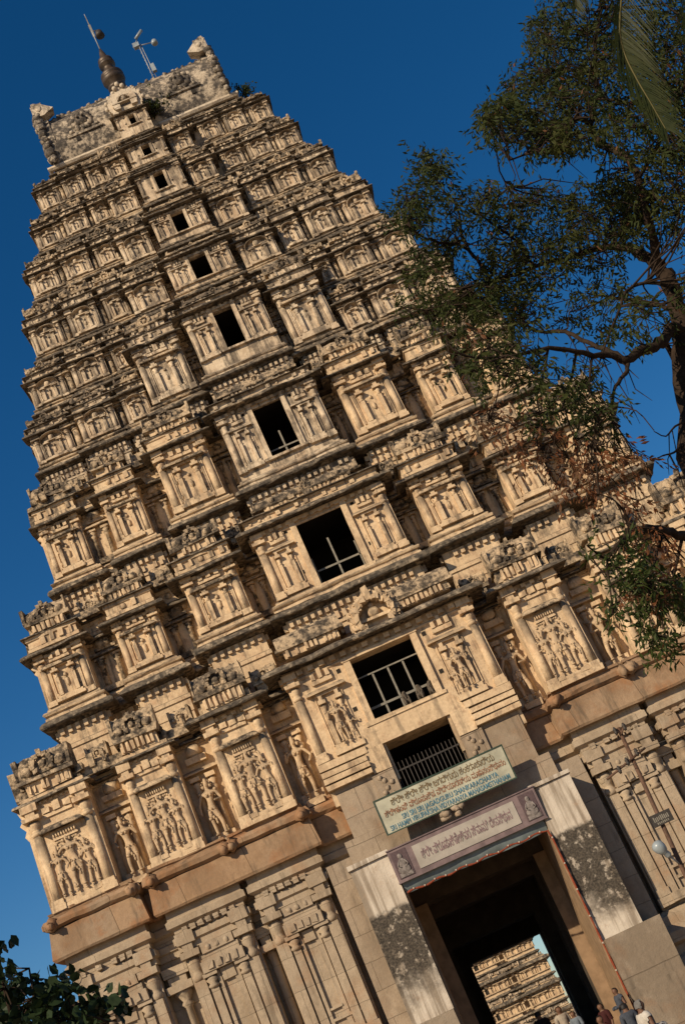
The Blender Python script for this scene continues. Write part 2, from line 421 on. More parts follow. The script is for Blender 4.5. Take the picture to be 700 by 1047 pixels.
def shala(mb, X, y, z, w, h, d=.35, j=.02, kud=True, body=None):
    """miniature barrel-roofed shrine on an eave"""
    hb = h*.38
    top = mb
    mb = body if body is not None else mb
    mb.box(X-w*.40, X+w*.40, y-d*.4, y+d*2, z, z+hb, j)
    m_ = max(3, int(w/.22))
    for i in range(m_):
        if R.random() < .12: continue
        q = X-w*.38+w*.76*(i+.5)/m_; mb.box(q-w*.22/m_, q+w*.22/m_, y-d*R.uniform(.5, .7), y, z+hb*.1, z+hb*.8, j*.5)
    mb = top
    mb.box(X-w*.50, X+w*.50, y-d*.75, y+d*2, z+hb*.80, z+hb*1.12, j)
    n = 7; k = 8; vs = []; zz = z+hb*1.1; hh = h-hb*1.1
    for i in range(k+1):
        t = i/k; x = X-w*.47+w*.94*t
        for q in range(n):
            a = PI*q/(n-1)
            yy = y+d*.6-math.cos(a)*d*1.15; z2 = zz+math.sin(a)**.75*hh
            s = j*1.6
            vs.append((x+R.uniform(-s, s)*.4, yy+s*nz(x, yy, z2, 3)*1.4, z2+s*nz(x+5, yy, z2, 2.6)*1.6))
    fs = [(i*n+q, (i+1)*n+q, (i+1)*n+q+1, i*n+q+1) for i in range(k) for q in range(n-1)]
    fs += [tuple(range(n)), tuple(range(k*n+n-1, k*n-1, -1))]
    mb.add(vs, fs)
    if kud:
        r = min(h*.27, w*.17)
        kudu(mb, X, y-d*.5, zz+hh*.40, r, 8)
        for i in range(int(w/.16)):
            q = X-w*.45+w*.9*R.random(); mb.ball((q, y-d*.5+.25*d*R.random(), zz+hh*R.uniform(.02, .35)), R.uniform(.03, .065), 5, (1, .8, 1.2), .3)
        for sx in (-1, 1):
            mb.box(X+sx*w*.47-.05, X+sx*w*.47+.05, y-d*.55, y+d*1.3, zz, zz+hh*.95, j)
            mb.ball((X+sx*w*.3, y-d*.5, zz+hh*.28), r*.6, 6, (1.2, .7, 1), .15)
    for i in range(max(2, int(w/.35))):
        mb.ball((X-w*.4+w*.8*(i+.5)/max(2, int(w/.35)), y+d*.55, z+h*.97), h*.06, 5)

def niche(mb, X, y, z0, z1, w, arch=False, deep=.1):
    """pair of colonettes carrying a small eave and crest"""
    h = z1-z0; c = w*.29; cw = w*.13
    mb.box(X-w*.52, X+w*.52, y-deep*1.1, y+.03, z0, z0+h*.06, .004)
    mb.box(X-w*.44, X+w*.44, y-deep*.8, y+.03, z0+h*.06, z0+h*.11, .004)
    for sx in (-1, 1):
        q = X+sx*c
        mb.box(q-cw*.5, q+cw*.5, y-deep*.9, y+.03, z0+h*.11, z0+h*.46, .003)
        mb.lathe((q, y-deep*.3, z0), [(cw*.45,h*.46),(cw*.8,h*.485),(cw*.4,h*.51),(cw*.85,h*.55),(cw*.4,h*.575)], 6)
        mb.box(q-cw*1.0, q+cw*1.0, y-deep*1.3, y+.03, z0+h*.575, z0+h*.615, .003)
        mb.box(q-cw*.5, q+cw*.5, y-deep, y+.03, z0+h*.615, z0+h*.67, .003)
    for sx in (-1, 1): mb.box(X+sx*w*.47-.02, X+sx*w*.47+.02, y-deep*.3, y+.03, z0+h*.11, z0+h*.66, .004)
    mb.box(X-w*.40, X+w*.40, y-deep*.8, y+.03, z0+h*.67, z0+h*.70, .004)
    if arch:
        n = 7
        for i in range(n):
            a0 = PI*(i)/n; a1 = PI*(i+1)/n; r = w*.52
            xa, xb = X+r*math.cos(a0), X+r*math.cos(a1); za, zb = z0+h*.70+r*.55*math.sin(a0), z0+h*.70+r*.55*math.sin(a1)
            lo = min(za, zb)
            mb.add([(xa,y-deep*1.8,za),(xb,y-deep*1.8,zb),(xb,y-deep*1.2,zb+h*.06),(xa,y-deep*1.2,za+h*.06),(xa,y+.03,za-h*.03),(xb,y+.03,zb-h*.03),(xb,y+.03,zb+h*.08),(xa,y+.03,za+h*.08)],
                   [(0,1,2,3),(0,4,5,1),(3,2,6,7),(0,3,7,4),(1,5,6,2)])
        mb.ball((X, y-deep*.5, z0+h*.78), w*.17, 6, (1, .7, 1), .1)
    else:
        small_eave(mb, X-w*.46, X+w*.46, y, z0+h*.71, w*.20+.04)
        mb.box(X-w*.36, X+w*.36, y-deep*.7, y+.03, z0+h*.80, z0+h*.85, .006)
        for t in (-.26, 0, .26): mb.box(X+t*w-w*.07, X+t*w+w*.07, y-deep*.9, y+.03, z0+h*.855, z0+h*(.93 if t else .97), .008)

def recess_shrine(mb, X, y, z0, z1, w, deep=.18):
    """narrow niche standing in a recess between two bays"""
    h = z1-z0
    mb.box(X-w*.5, X+w*.5, y-deep, y+.03, z0, z0+h*.10, .01)
    for sx in (-1, 1):
        q = X+sx*w*.32
        mb.lathe((q, y-deep*.4, z0), [(w*.13,h*.10),(w*.11,h*.50),(w*.18,h*.53),(w*.1,h*.56),(w*.19,h*.60),(w*.11,h*.63)], 6)
        mb.box(q-w*.2, q+w*.2, y-deep*1.1, y+.03, z0+h*.63, z0+h*.67, .006)
    small_eave(mb, X-w*.46, X+w*.46, y-deep*.3, z0+h*.71, w*.26)
    mb.box(X-w*.42, X+w*.42, y-deep*.9, y+.05, z0+h*.80, z0+h*.86, .01)
    mb.ball((X, y-deep*.3, z0+h*.92), w*.36, 7, (1.1, .7, .8), .12)

def blocks(mb, x0, x1, y, z0, z1, n, d=(.03, .14), j=.012):
    for _ in range(n):
        w = R.uniform(.08, .28); h = R.uniform(.25, .8)*(z1-z0); x = R.uniform(x0, x1-w); z = R.uniform(z0, z1-h)
        dd = R.uniform(*d)
        if R.random() < .35: mb.ball((x+w/2, y, z+h/2), w*.55, 6, (1, .8, h/w if h/w < 1.6 else 1.6), .15)
        else: mb.box(x, x+w, y-dd, y+.05, z, z+h, j)

def dentils(mb, path, off, z0, z1, pitch, depth, fill=.52, front_only=False):
    for i in range(len(path)-1):
        a, b = Vector(path[i]), Vector(path[i+1]); L = (b-a).length
        if L < pitch*1.2: continue
        d = (b-a)/L; nrm = Vector((d.y, -d.x))
        if abs(d.x) < .5 and L > 4: L = min(L, 30)
        n = max(1, int(L/pitch)); p = L/n
        for k in range(n):
            c = a+d*(p*(k+.5)); hw = p*fill*.5
            q = [c-d*hw+nrm*(off-.02), c+d*hw+nrm*(off-.02), c+d*hw+nrm*(off+depth), c-d*hw+nrm*(off+depth)]
            if R.random() < .04: continue
            zz = z1-R.uniform(0, .15)*(z1-z0)
            vs = [(v.x, v.y, z0) for v in q]+[(v.x, v.y, zz) for v in q]
            mb.add(vs, [(0,1,2,3),(4,7,6,5),(2,1,5,6),(3,2,6,7),(0,3,7,4),(1,0,4,5)])

# ================================================================== THE GATEWAY TOWER
tower = empty('gateway_tower', (0, 10.7, GZ))
tag(tower, 'towering cream stone temple gateway of nine tapering carved storeys with a dark doorway', 'temple tower')
class Part:                        # keeps world-space meshes under the (translated) tower Empty
    pass
def tb(mb, name, mat, parent=None, root=tower):
    o = mb.build(name, mat)
    if parent is None:
        o.parent = root; o.matrix_parent_inverse = Matrix.Translation(-Vector(root.location))
    else:
        o.parent = parent
    return o

def ysb(z): return max(0.0, (z-10.5)*.215)
DEPTH = 21.4
def half_paths(W, y, bays, r, n, yb, inner_deep=4.0, c=0.0):
    """left and right outlines running along the front, bays = [(inner, outer)] from the corner inwards"""
    L = [(-W, yb), (-W, y+c)]
    for i, (a, b) in enumerate(bays):
        if i: L += [(-b, y+r), (-b, y)]
        L += [(-a, y+(0 if i else c)), (-a, y+r)]
    L += [(-n, y+r)]
    Lf = L+[(-n, y+r+inner_deep)]
    mir = lambda P: [(-x, yy) for x, yy in reversed(P)]
    return (L, Lf), (mir(L), mir(Lf))
def floors(mb, W, y, bays, r, n, yb, z0, z1, inner_deep=4.0, c=0.0):
    e = .015
    for s in (-1, 1):
        mb.box(s*(n+e), s*(W-e), y+r+e, yb-e, z0, z1)
        for i, (a, b) in enumerate(bays): mb.box(s*(a+e), s*(b-e), y+e+(0 if i else c), y+r+e, z0+.004, z1-.004)
    mb.box(-n-e, n+e, y+r+inner_deep, yb-e, z0+.002, z1-.002)

A = [ # W, slab z0, eave z, recess, notch, sideways drift of the storey
    (13.1, 10.2, 14.2, .85, 2.2, 0), (11.45, 16.75, 19.6, .85, 1.9, 0), (10.0, 22.1, 25.15, .8, 1.5, 0),
    (9.35, 27.75, 29.65, .5, 1.2, .08), (8.75, 30.75, 32.45, .42, 1.05, .05), (8.05, 33.55, 35.45, .42, .92, .1),
    (7.35, 37.0, 38.55, .38, .8, .15), (6.55, 39.75, 41.2, .34, .7, .25), (5.9, 42.2, 43.7, .3, .62, .33)]
B = [(6.5, 10.2, 14.4), (5.5, 16.9, 19.95), (4.85, 22.25, 25.75), (4.1, 27.85, 31.2), (3.4, 33.05, 34.85), (2.95, 36.1, 37.9), (2.55, 39.25, 40.8), (2.15, 41.85, 43.2)]
C = [ # xc, slab, win z0,z1,hw, eave
    (3.4, 10.2, 12.0, 14.2, 1.1, 14.72), (2.55, 16.75, 17.5, 20.12, .88, 20.32), (2.02, 22.3, 23.45, 25.8, .59, 26.0), (1.66, 28.0, 29.35, 31.25, .41, 31.5),
    (1.42, 32.95, 33.7, 34.9, .385, 35.1), (1.22, 36.0, 36.8, 37.9, .29, 38.08), (1.06, 39.1, 39.85, 40.82, .235, 41.0), (.92, 41.7, 42.4, 43.0, .2, 43.2), (.8, 43.95, 44.85, 45.4, .15, 45.55)]
NT = [2.2, 1.9, 1.5, 1.2, 1.05, .92, .8, .7, .62]
def plA(z0): return ysb(z0)+.25

def slab_prof(z0, s):
    return [(0,z0-.02),(.16*s,z0-.02),(.22*s,z0+.03*s),(.50*s,z0+.05*s),(.55*s,z0+.10*s),(.54*s,z0+.19*s),(.44*s,z0+.31*s),(.30*s,z0+.37*s),(.24*s,z0+.385*s),(0,z0+.39*s)]
def plinth_prof(z0, s):
    return [(0,z0+.38*s),(.29*s,z0+.38*s),(.29*s,z0+.47*s),(.20*s,z0+.50*s),(.20*s,z0+.56*s),(.27*s,z0+.58*s),(.31*s,z0+.64*s),(.27*s,z0+.70*s),(.14*s,z0+.73*s),(.14*s,z0+.80*s),(.09*s,z0+.87*s),(0,z0+.88*s)]
def band_prof(z0, z1, s):
    return [(0,z0),(.03*s,z0+.01),(.03*s,z0+(z1-z0)*.35),(.09*s,z0+(z1-z0)*.37),(.09*s,z0+(z1-z0)*.47),(.04*s,z0+(z1-z0)*.50),(.04*s,z1),(0,z1)]
def deco_bay(parent, x0, x1, y, zb, ze, tier, s, sep_pil, mat, arch=False, stat=False):
    """pilasters + niche (or statues) of a bay; x0<x1"""
    w = x1-x0; pw = min(.36*s+.06, w*.17) if stat else min(.31*s+.05, w*.145); X = (x0+x1)/2
    nb = MB()
    global EAVES
    EAVES = MB()
    for q in (x0+pw*.62, x1-pw*.62):
        if sep_pil:
            pb = MB(); pilaster(pb, q, y, zb, ze-.02, pw); tb(pb, 'pilaster', mat, parent)
        else: pilaster(nb, q, y, zb, ze-.02, pw)
    iw = w-pw*2.6
    h = ze-zb
    if stat:
        nb.box(x0+.02, x1-.02, y-.2, y+.02, zb, zb+h*.04, .008); nb.box(x0+.06, x1-.06, y-.14, y+.02, zb+h*.04, zb+h*.075, .008)
        small_eave(nb, X-iw*.36, X+iw*.36, y-.03, zb+h*.70, .30)
        for t in range(9): nb.box(X-iw*.33+iw*.66*t/9+.01, X-iw*.33+iw*.66*(t+.6)/9, y-.16, y+.02, zb+h*.63, zb+h*.665, .003)
        nb.box(X-iw*.34, X+iw*.34, y-.1, y+.02, zb+h*.60, zb+h*.632, .004)
        nb.box(X-iw*.4, X+iw*.4, y-.08, y+.02, zb+h*.83, zb+h*.86, .008)
        for t in (-.3, 0, .3): nb.box(X+t*iw-.13, X+t*iw+.13, y-.13, y+.02, zb+h*.865, zb+h*(.92 if t else .95), .012)
        kudu(nb, X, y-.04, zb+h*.91, .12, 5)
    else:
        niche(nb, X, y, zb+h*.03, ze-.03, iw*.96, arch, .17*s+.045)
        for sx in (-1, 1):
            nb.box(X+sx*iw*.5-.03*s, X+sx*iw*.5+.03*s, y-.06*s-.01, y+.02, zb+h*.05, zb+h*.86)
            for t in (.22, .5, .78):
                if R.random() < .7: nb.ball((X+sx*iw*.41, y-.02, zb+h*(t+R.uniform(-.06, .06))), .05*s+.02, 6, (.9, .7, 1.5), .3)
        nb.ball((X, y-.03, zb+h*.36), .10*s+.03, 6, (.8, .6, 1.6), .2); nb.ball((X, y-.05, zb+h*.50), .06*s+.02, 6, (1, .8, 1.1), .2)
        nb.box(x0+.03, x1-.03, y-.09*s-.01, y+.02, ze-.14*s-.03, ze-.09*s-.02, .006)
    nb.box(x0+.04, x1-.04, y-.014, y+.03, zb+.01, ze-.06); nn_ = tb(nb, 'bay_niche', mat, parent)
    if EAVES.v: tb(EAVES, 'niche_eave', SHRINE, parent)
    EAVES = None
    if stat:
        big = R.choice([0, 3])
        sb = MB(); sb.place(FIGS[0 if big == 0 else 3], (X, y-.07, zb+h*.09), h*.575, R.choice([-1, 1]), h*.44)
        for sx in (-1, 1):
            sb.ball((X+sx*.17*h*.5, y-.02, zb+h*.50), .10, 6, (1, .5, 1.2), .2)
            for t in range(5): sb.ball((X+sx*(.07+.035*t)*h*.5, y-.03, zb+h*(.565+.012*(4-t)*t*.5)), .055, 5, (1, .6, 1), .3)
            for t in range(3): sb.ball((X+sx*R.uniform(.1, .2), y-.1, zb+h*R.uniform(.15, .5)), .05, 5, (1, .8, 1.5), .3)
        tb(sb, 'statue', STATUE, parent)
        for sx in (-1, 1):
            sb = MB(); sb.place(FIGS[R.choice([0, 1, 3])], (X+sx*iw*.40, y-.06, zb+h*.085), h*.46, sx, h*.4); sb.box(X+sx*iw*.40-.14, X+sx*iw*.40+.14, y-.16, y+.02, zb+h*.05, zb+h*.09, .01); tb(sb, 'statue', STATUE, parent)

def finish_level(parent, mat, path, pathf, W, y, zband, z0, ze, s, seg=.32):
    cb = MB(); cb.sweep(path, slab_prof(z0, s), seg, .028*s+.008, chip=.12*s); tb(cb, 'cornice', LEDGE, parent)
    cb = MB(); cb.sweep(path, plinth_prof(z0, s), seg, .02*s+.006, chip=.10*s); tb(cb, 'base_moulding', SHRINE if s < .7 else mat, parent)
    db = MB()
    zt = z0-.02; hb = min(.95*s, (z0-zband)*.62)
    db.sweep(path, band_prof(zt-hb*1.5, zt, s), seg)
    pitch = .26*s+.03
    if s > .9: dentils(db, path, .04*s, zt-.30*s, zt-.03, pitch, .13*s)
    else:
        dentils(db, path, .04*s, zt-.33*s, zt-.04, pitch, .17*s); dentils(db, path, .04*s, zt-.72*s, zt-.42*s, pitch, .13*s)
    tb(db, 'dentil_band', mat, parent)
def eave(parent, path, ze, o, j=.03, mat=None, dmat=None):
    eb = MB(); eb.sweep(path, [(.03+a*o, ze+b*o*.62) for a, b in EAVEP], .28, j, chip=o*.5); tb(eb, 'eave', mat or LEDGE, parent)
    db = MB(); q = o*.5
    db.sweep(path, [(0,ze-q*1.5),(.05*q,ze-q*1.5),(.2*q,ze-q*1.35),(.2*q,ze-q*1.2),(.08*q,ze-q*1.1),(.08*q,ze-q*.25),(0,ze-q*.25)], .5)
    dentils(db, path, .05*q, ze-q*.95, ze-q*.35, q*1.25+.02, q*.55); tb(db, 'dentil_row', dmat or CREAM, parent)

def attic(parent, path, ze, z1, s, mat):
    cb = MB(); h = z1-ze
    cb.sweep(path, [(-.02,ze),(.10*s,ze),(.10*s,ze+h*.22),(.05*s,ze+h*.28),(.05*s,ze+h*.70),(.11*s,ze+h*.76),(.11*s,z1),(-.02,z1)], .4, .012)
    for i in range(len(path)-1):
        a, b = Vector(path[i]), Vector(path[i+1])
        if abs(a.y-b.y) > .01: continue
        n = int(abs(b.x-a.x)/.34)
        for q in range(n):
            if R.random() < .25: continue
            x = a.x+(b.x-a.x)*(q+.5)/n; wd = R.uniform(.05, .10)
            if R.random() < .3: cb.ball((x, a.y-.06*s, ze+h*.5), h*.24, 6, (1, .6, 1), .2)
            else: cb.box(x-wd, x+wd, a.y-R.uniform(.10, .16)*s-.02, a.y, ze+h*.25, ze+h*.74, .008)
    tb(cb, 'attic_course', mat, parent)
    o = .20*s+.05
    eb = MB(); eb.sweep(path, [(a*o, z1+b*o*.55) for a, b in EAVEP], .25, .02, chip=o*.6); tb(eb, 'attic_eave', LEDGE, parent)
# ---------------- A: full-width storeys
for k, (W, z0, ze, r, n, drift) in enumerate(A):
    y = plA(z0) if k else .12
    yb = DEPTH-y; s = (1.0, .92, .82, .62, .55, .52, .48, .44, .4)[k]
    mat = CREAM if k < 3 else AGED
    zband = z0-.35 if k == 0 else A[k-1][2]+.2*s
    bays = [(W*(.823 if k == 0 else .845), W), (W*.589, W*.735)]
    if k >= 3:
        xbB = next(b_[0] for b_ in reversed(B) if b_[1] <= z0+.9)
        bays = [(W*.83, W), (W*.615, W*.785), (xbB+.22, W*.575)]
    if k == 0: bays = [(10.85, 13.1), (7.8, 9.65)]
    c_ = .5*r if k >= 2 else 0.0
    (l, lf), (q, qf) = half_paths(W, y, bays, r, n, yb, 4.0, c_)
    wb = MB()
    for P in (lf, qf): wb.sweep(P, [(0, zband), (0, ze+.25*s)], closed=False)
    floors(wb, W, y, bays, r, n, yb, z0+.05, z0+.4*s, 4.0, c_); floors(wb, W, y, bays, r, n, yb, ze+.02, ze+.24*s, 4.0, c_)
    wb.box(-n, n, y+r+4.0, y+r+4.2, zband, ze+.25*s); wb.box(-W, W, yb-.02, yb+.1, zband, ze+.25*s)
    st = tb(wb, 'storey', mat); st.location.x += drift
    zw = z0+.88*s if k else 10.5
    if k:
        for P in (l, q): finish_level(st, mat, P, None, W, y, zband, z0, ze, s)
    for P in (l, q): eave(st, P, ze, .36*s+.06 if k else .25, dmat=mat)
    nxt = A[k+1][1] if k < 8 else 44.4
    hs = min((nxt-ze)*.54, 1.5*s+.1)
    za = ze+.26*s
    if k >= 1:
        za = ze+.26*s+hs*.40
        for P in (l, q): attic(st, P, ze+.24*s, za, s, mat)
        za += .10*s; hs *= .78
    for sx in (-1, 1):
        for i, (a, b) in enumerate(bays):
            x0, x1 = sorted((sx*a, sx*b))
            yy_ = y+(0 if i else c_)
            deco_bay(st, x0, x1, yy_, zw, ze, k, s, k < 6, mat, arch=(k >= 3), stat=(k == 0))
            hb = MB(); hw_ = MB(); shala(hb, (x0+x1)/2, yy_+(.08 if k == 0 else .22*s), za, (x1-x0)*(.96 if k else .88), hs, .34*s+.08 if k else .34, .02+.015*s, body=hw_)
            tb(hb, 'shrine_roof', SHRINE, st); tb(hw_, 'shrine_body', mat, st)
        gaps = [(bays[1][1], bays[0][0]), (W*.49 if k else 6.6, bays[1][0])] if k < 3 else []
        if k >= 3:
            for a, b in ((bays[1][1], bays[0][0]), (bays[2][1], bays[1][0])):
                rb = MB(); X = sx*(a+b)/2; pilaster(rb, X, y+r*.55, zw, ze-.03, (b-a)*.7); tb(rb, 'recess_column', SHRINE, st)
        for gi, (a, b) in enumerate(gaps):
            x0, x1 = sorted((sx*a, sx*b)); X = (x0+x1)/2; w = x1-x0
            rb = MB()
            if k == 0:
                recess_shrine(rb, X, y+r, zw, ze-.05, w*.72, .26)
                tb(rb, 'recess_niche', mat, st)
                fb = MB(); fb.place(FIGS[R.choice([0, 2, 1])], (X, y+r-.34, zw+.1), (ze-zw)*.60, R.choice([-1, 1]), (ze-zw)*.6)
                fb.box(X-.28, X+.28, y+r-.5, y+r, zw-.1, zw+.12, .02); tb(fb, 'statue', STATUE, st)
            else:
                (recess_shrine if k < 4 else niche)(rb, X, y+r, zw, ze-.05, w*.78)
                tb(rb, 'recess_niche', SHRINE if k in (1, 2, 3) else mat, st)
            kb = MB(); shala(kb, X, y+r*.8, za, w*.62, hs*.72, .25*s+.05, .02)
            tb(kb, 'shrine_roof', SHRINE, st)
        # carved fragments along the string of shrines
        cb = MB()
        cb.box(*sorted((sx*(W*.5), sx*(W-.06))), y+.1+.2*r, y+.32+.2*r, za-.05*s, za+hs*.2); blocks(cb, *sorted((sx*W*.5, sx*W)), y+.12+.2*r, za-.02, za+hs*.5, int(14+10*(k > 2)), (.05, .3*s+.05), .02)
        tb(cb, 'carved_frieze', SHRINE, st)
        # the return on the side of the tower
        xs = sx*W
        for t in range(3):
            yy = y+1.2+t*(yb-y-2.4)/2
            sbm = MB(); sbm.box(xs-.3 if sx > 0 else xs-.14, xs+.14 if sx > 0 else xs+.3, yy-.55, yy+.55, zw, ze, .01); tb(sbm, 'side_bay', mat, st)
            sbm = MB(); sbm.box(xs-.3 if sx > 0 else xs-.24, xs+.24 if sx > 0 else xs+.3, yy-.7, yy+.7, ze+.32*s, ze+.3*s+hs*.8, .04); tb(sbm, 'shrine_roof', SHRINE, st)
        sbm = MB()
        for yy in (y+c_+.12, y+c_+.62):
            sbm.lathe((xs, yy+.12, zw), [(.16*s,.05),(.14*s,(ze-zw)*.7),(.24*s,(ze-zw)*.75),(.14*s,(ze-zw)*.8),(.3*s,(ze-zw)*.86),(.16*s,(ze-zw)*.9),(.26*s,(ze-zw)*.98)], 8)
        tb(sbm, 'corner_colonette', mat, st)

# ---------------- B: bays flanking the centre
for k, (xb, z0, ze) in enumerate(B):
    y = (plA(z0) if k else .12)-(.12 if k == 0 else .42); s = (1.0, .92, .82, .66, .52, .48, .44, .4)[k]
    mat = CREAM if k < 3 else AGED
    r = (.95, 1.05, 1.0, .8, .62, .56, .5, .45)[k]
    xc = C[k][0]; gap = (1.15, .95, .75, .5, .36, .3, .26, .22)[k]
    b0 = xc+gap; n = NT[k]; yb = y+3.2
    zband = z0-.3 if k == 0 else B[k-1][2]+.2*s
    nxt = B[k+1][1] if k < 7 else 44.6
    hs = min((nxt-ze)*.54, 1.45*s+.1)
    zw = z0+.88*s if k else 10.5
    for sx, (P, Pf) in zip((-1, 1), half_paths(xb, y, [(b0, xb)], r, n, yb, 2.4)):
        wb = MB(); wb.sweep(Pf, [(0, zband), (0, ze+.25*s)], closed=False)
        for zz in ((z0+.06, z0+.4*s), (ze+.03, ze+.23*s)):
            wb.box(sx*(n+.02), sx*(xb-.02), y+r+.02, yb, *zz); wb.box(sx*(b0+.02), sx*(xb-.02), y+.02, y+r+.01, zz[0]+.004, zz[1]-.004)
        st = tb(wb, 'flanking_bay', mat)
        if k: finish_level(st, mat, P, None, xb, y, zband, z0, ze, s)
        eave(st, P, ze, .40*s+.06, dmat=mat)
        x0, x1 = sorted((sx*b0, sx*xb)); X = (x0+x1)/2
        za = ze+.26*s; hq = hs
        if k >= 1:
            za = ze+.26*s+hs*.40; attic(st, P, ze+.24*s, za, s, mat); za += .10*s; hq = hs*.78
        deco_bay(st, x0, x1, y, zw, ze, k, s, k < 6, mat, arch=(k >= 4), stat=(k == 0))
        hb = MB(); hw_ = MB(); shala(hb, X, y+.1, za, (x1-x0)*.96, hq, .32*s+.08, .02+.015*s, body=hw_); tb(hb, 'shrine_roof', SHRINE, st); tb(hw_, 'shrine_body', mat, st)
        g0, g1 = sorted((sx*xc, sx*b0)); gx = (g0+g1)/2
        rb = MB(); recess_shrine(rb, gx, y+r, zw, ze-.05, (g1-g0)*.7, .24*s); tb(rb, 'recess_niche', SHRINE if k in (1, 2, 3) else mat, st)
        if k == 0:
            fb = MB(); fb.place(FIGS[R.choice([0, 1])], (gx, y+r-.34, zw+.1), (ze-zw)*.6, sx, (ze-zw)*.6)
            fb.box(gx-.3, gx+.3, y+r-.5, y+r, zw-.1, zw+.12, .02); tb(fb, 'statue', STATUE, st)
        kb = MB(); shala(kb, gx, y+r*.7, za, (g1-g0)*.8, hq*.7, .25*s, .02); tb(kb, 'shrine_roof', SHRINE, st)
        kb = MB(); kb.box(x0+.05, x1-.05, y+.1, y+.3, za-.04, za+hq*.2); blocks(kb, x0, x1, y+.12, za-.02, za+hq*.5, 7, (.05, .22)); tb(kb, 'carved_frieze', SHRINE, st)

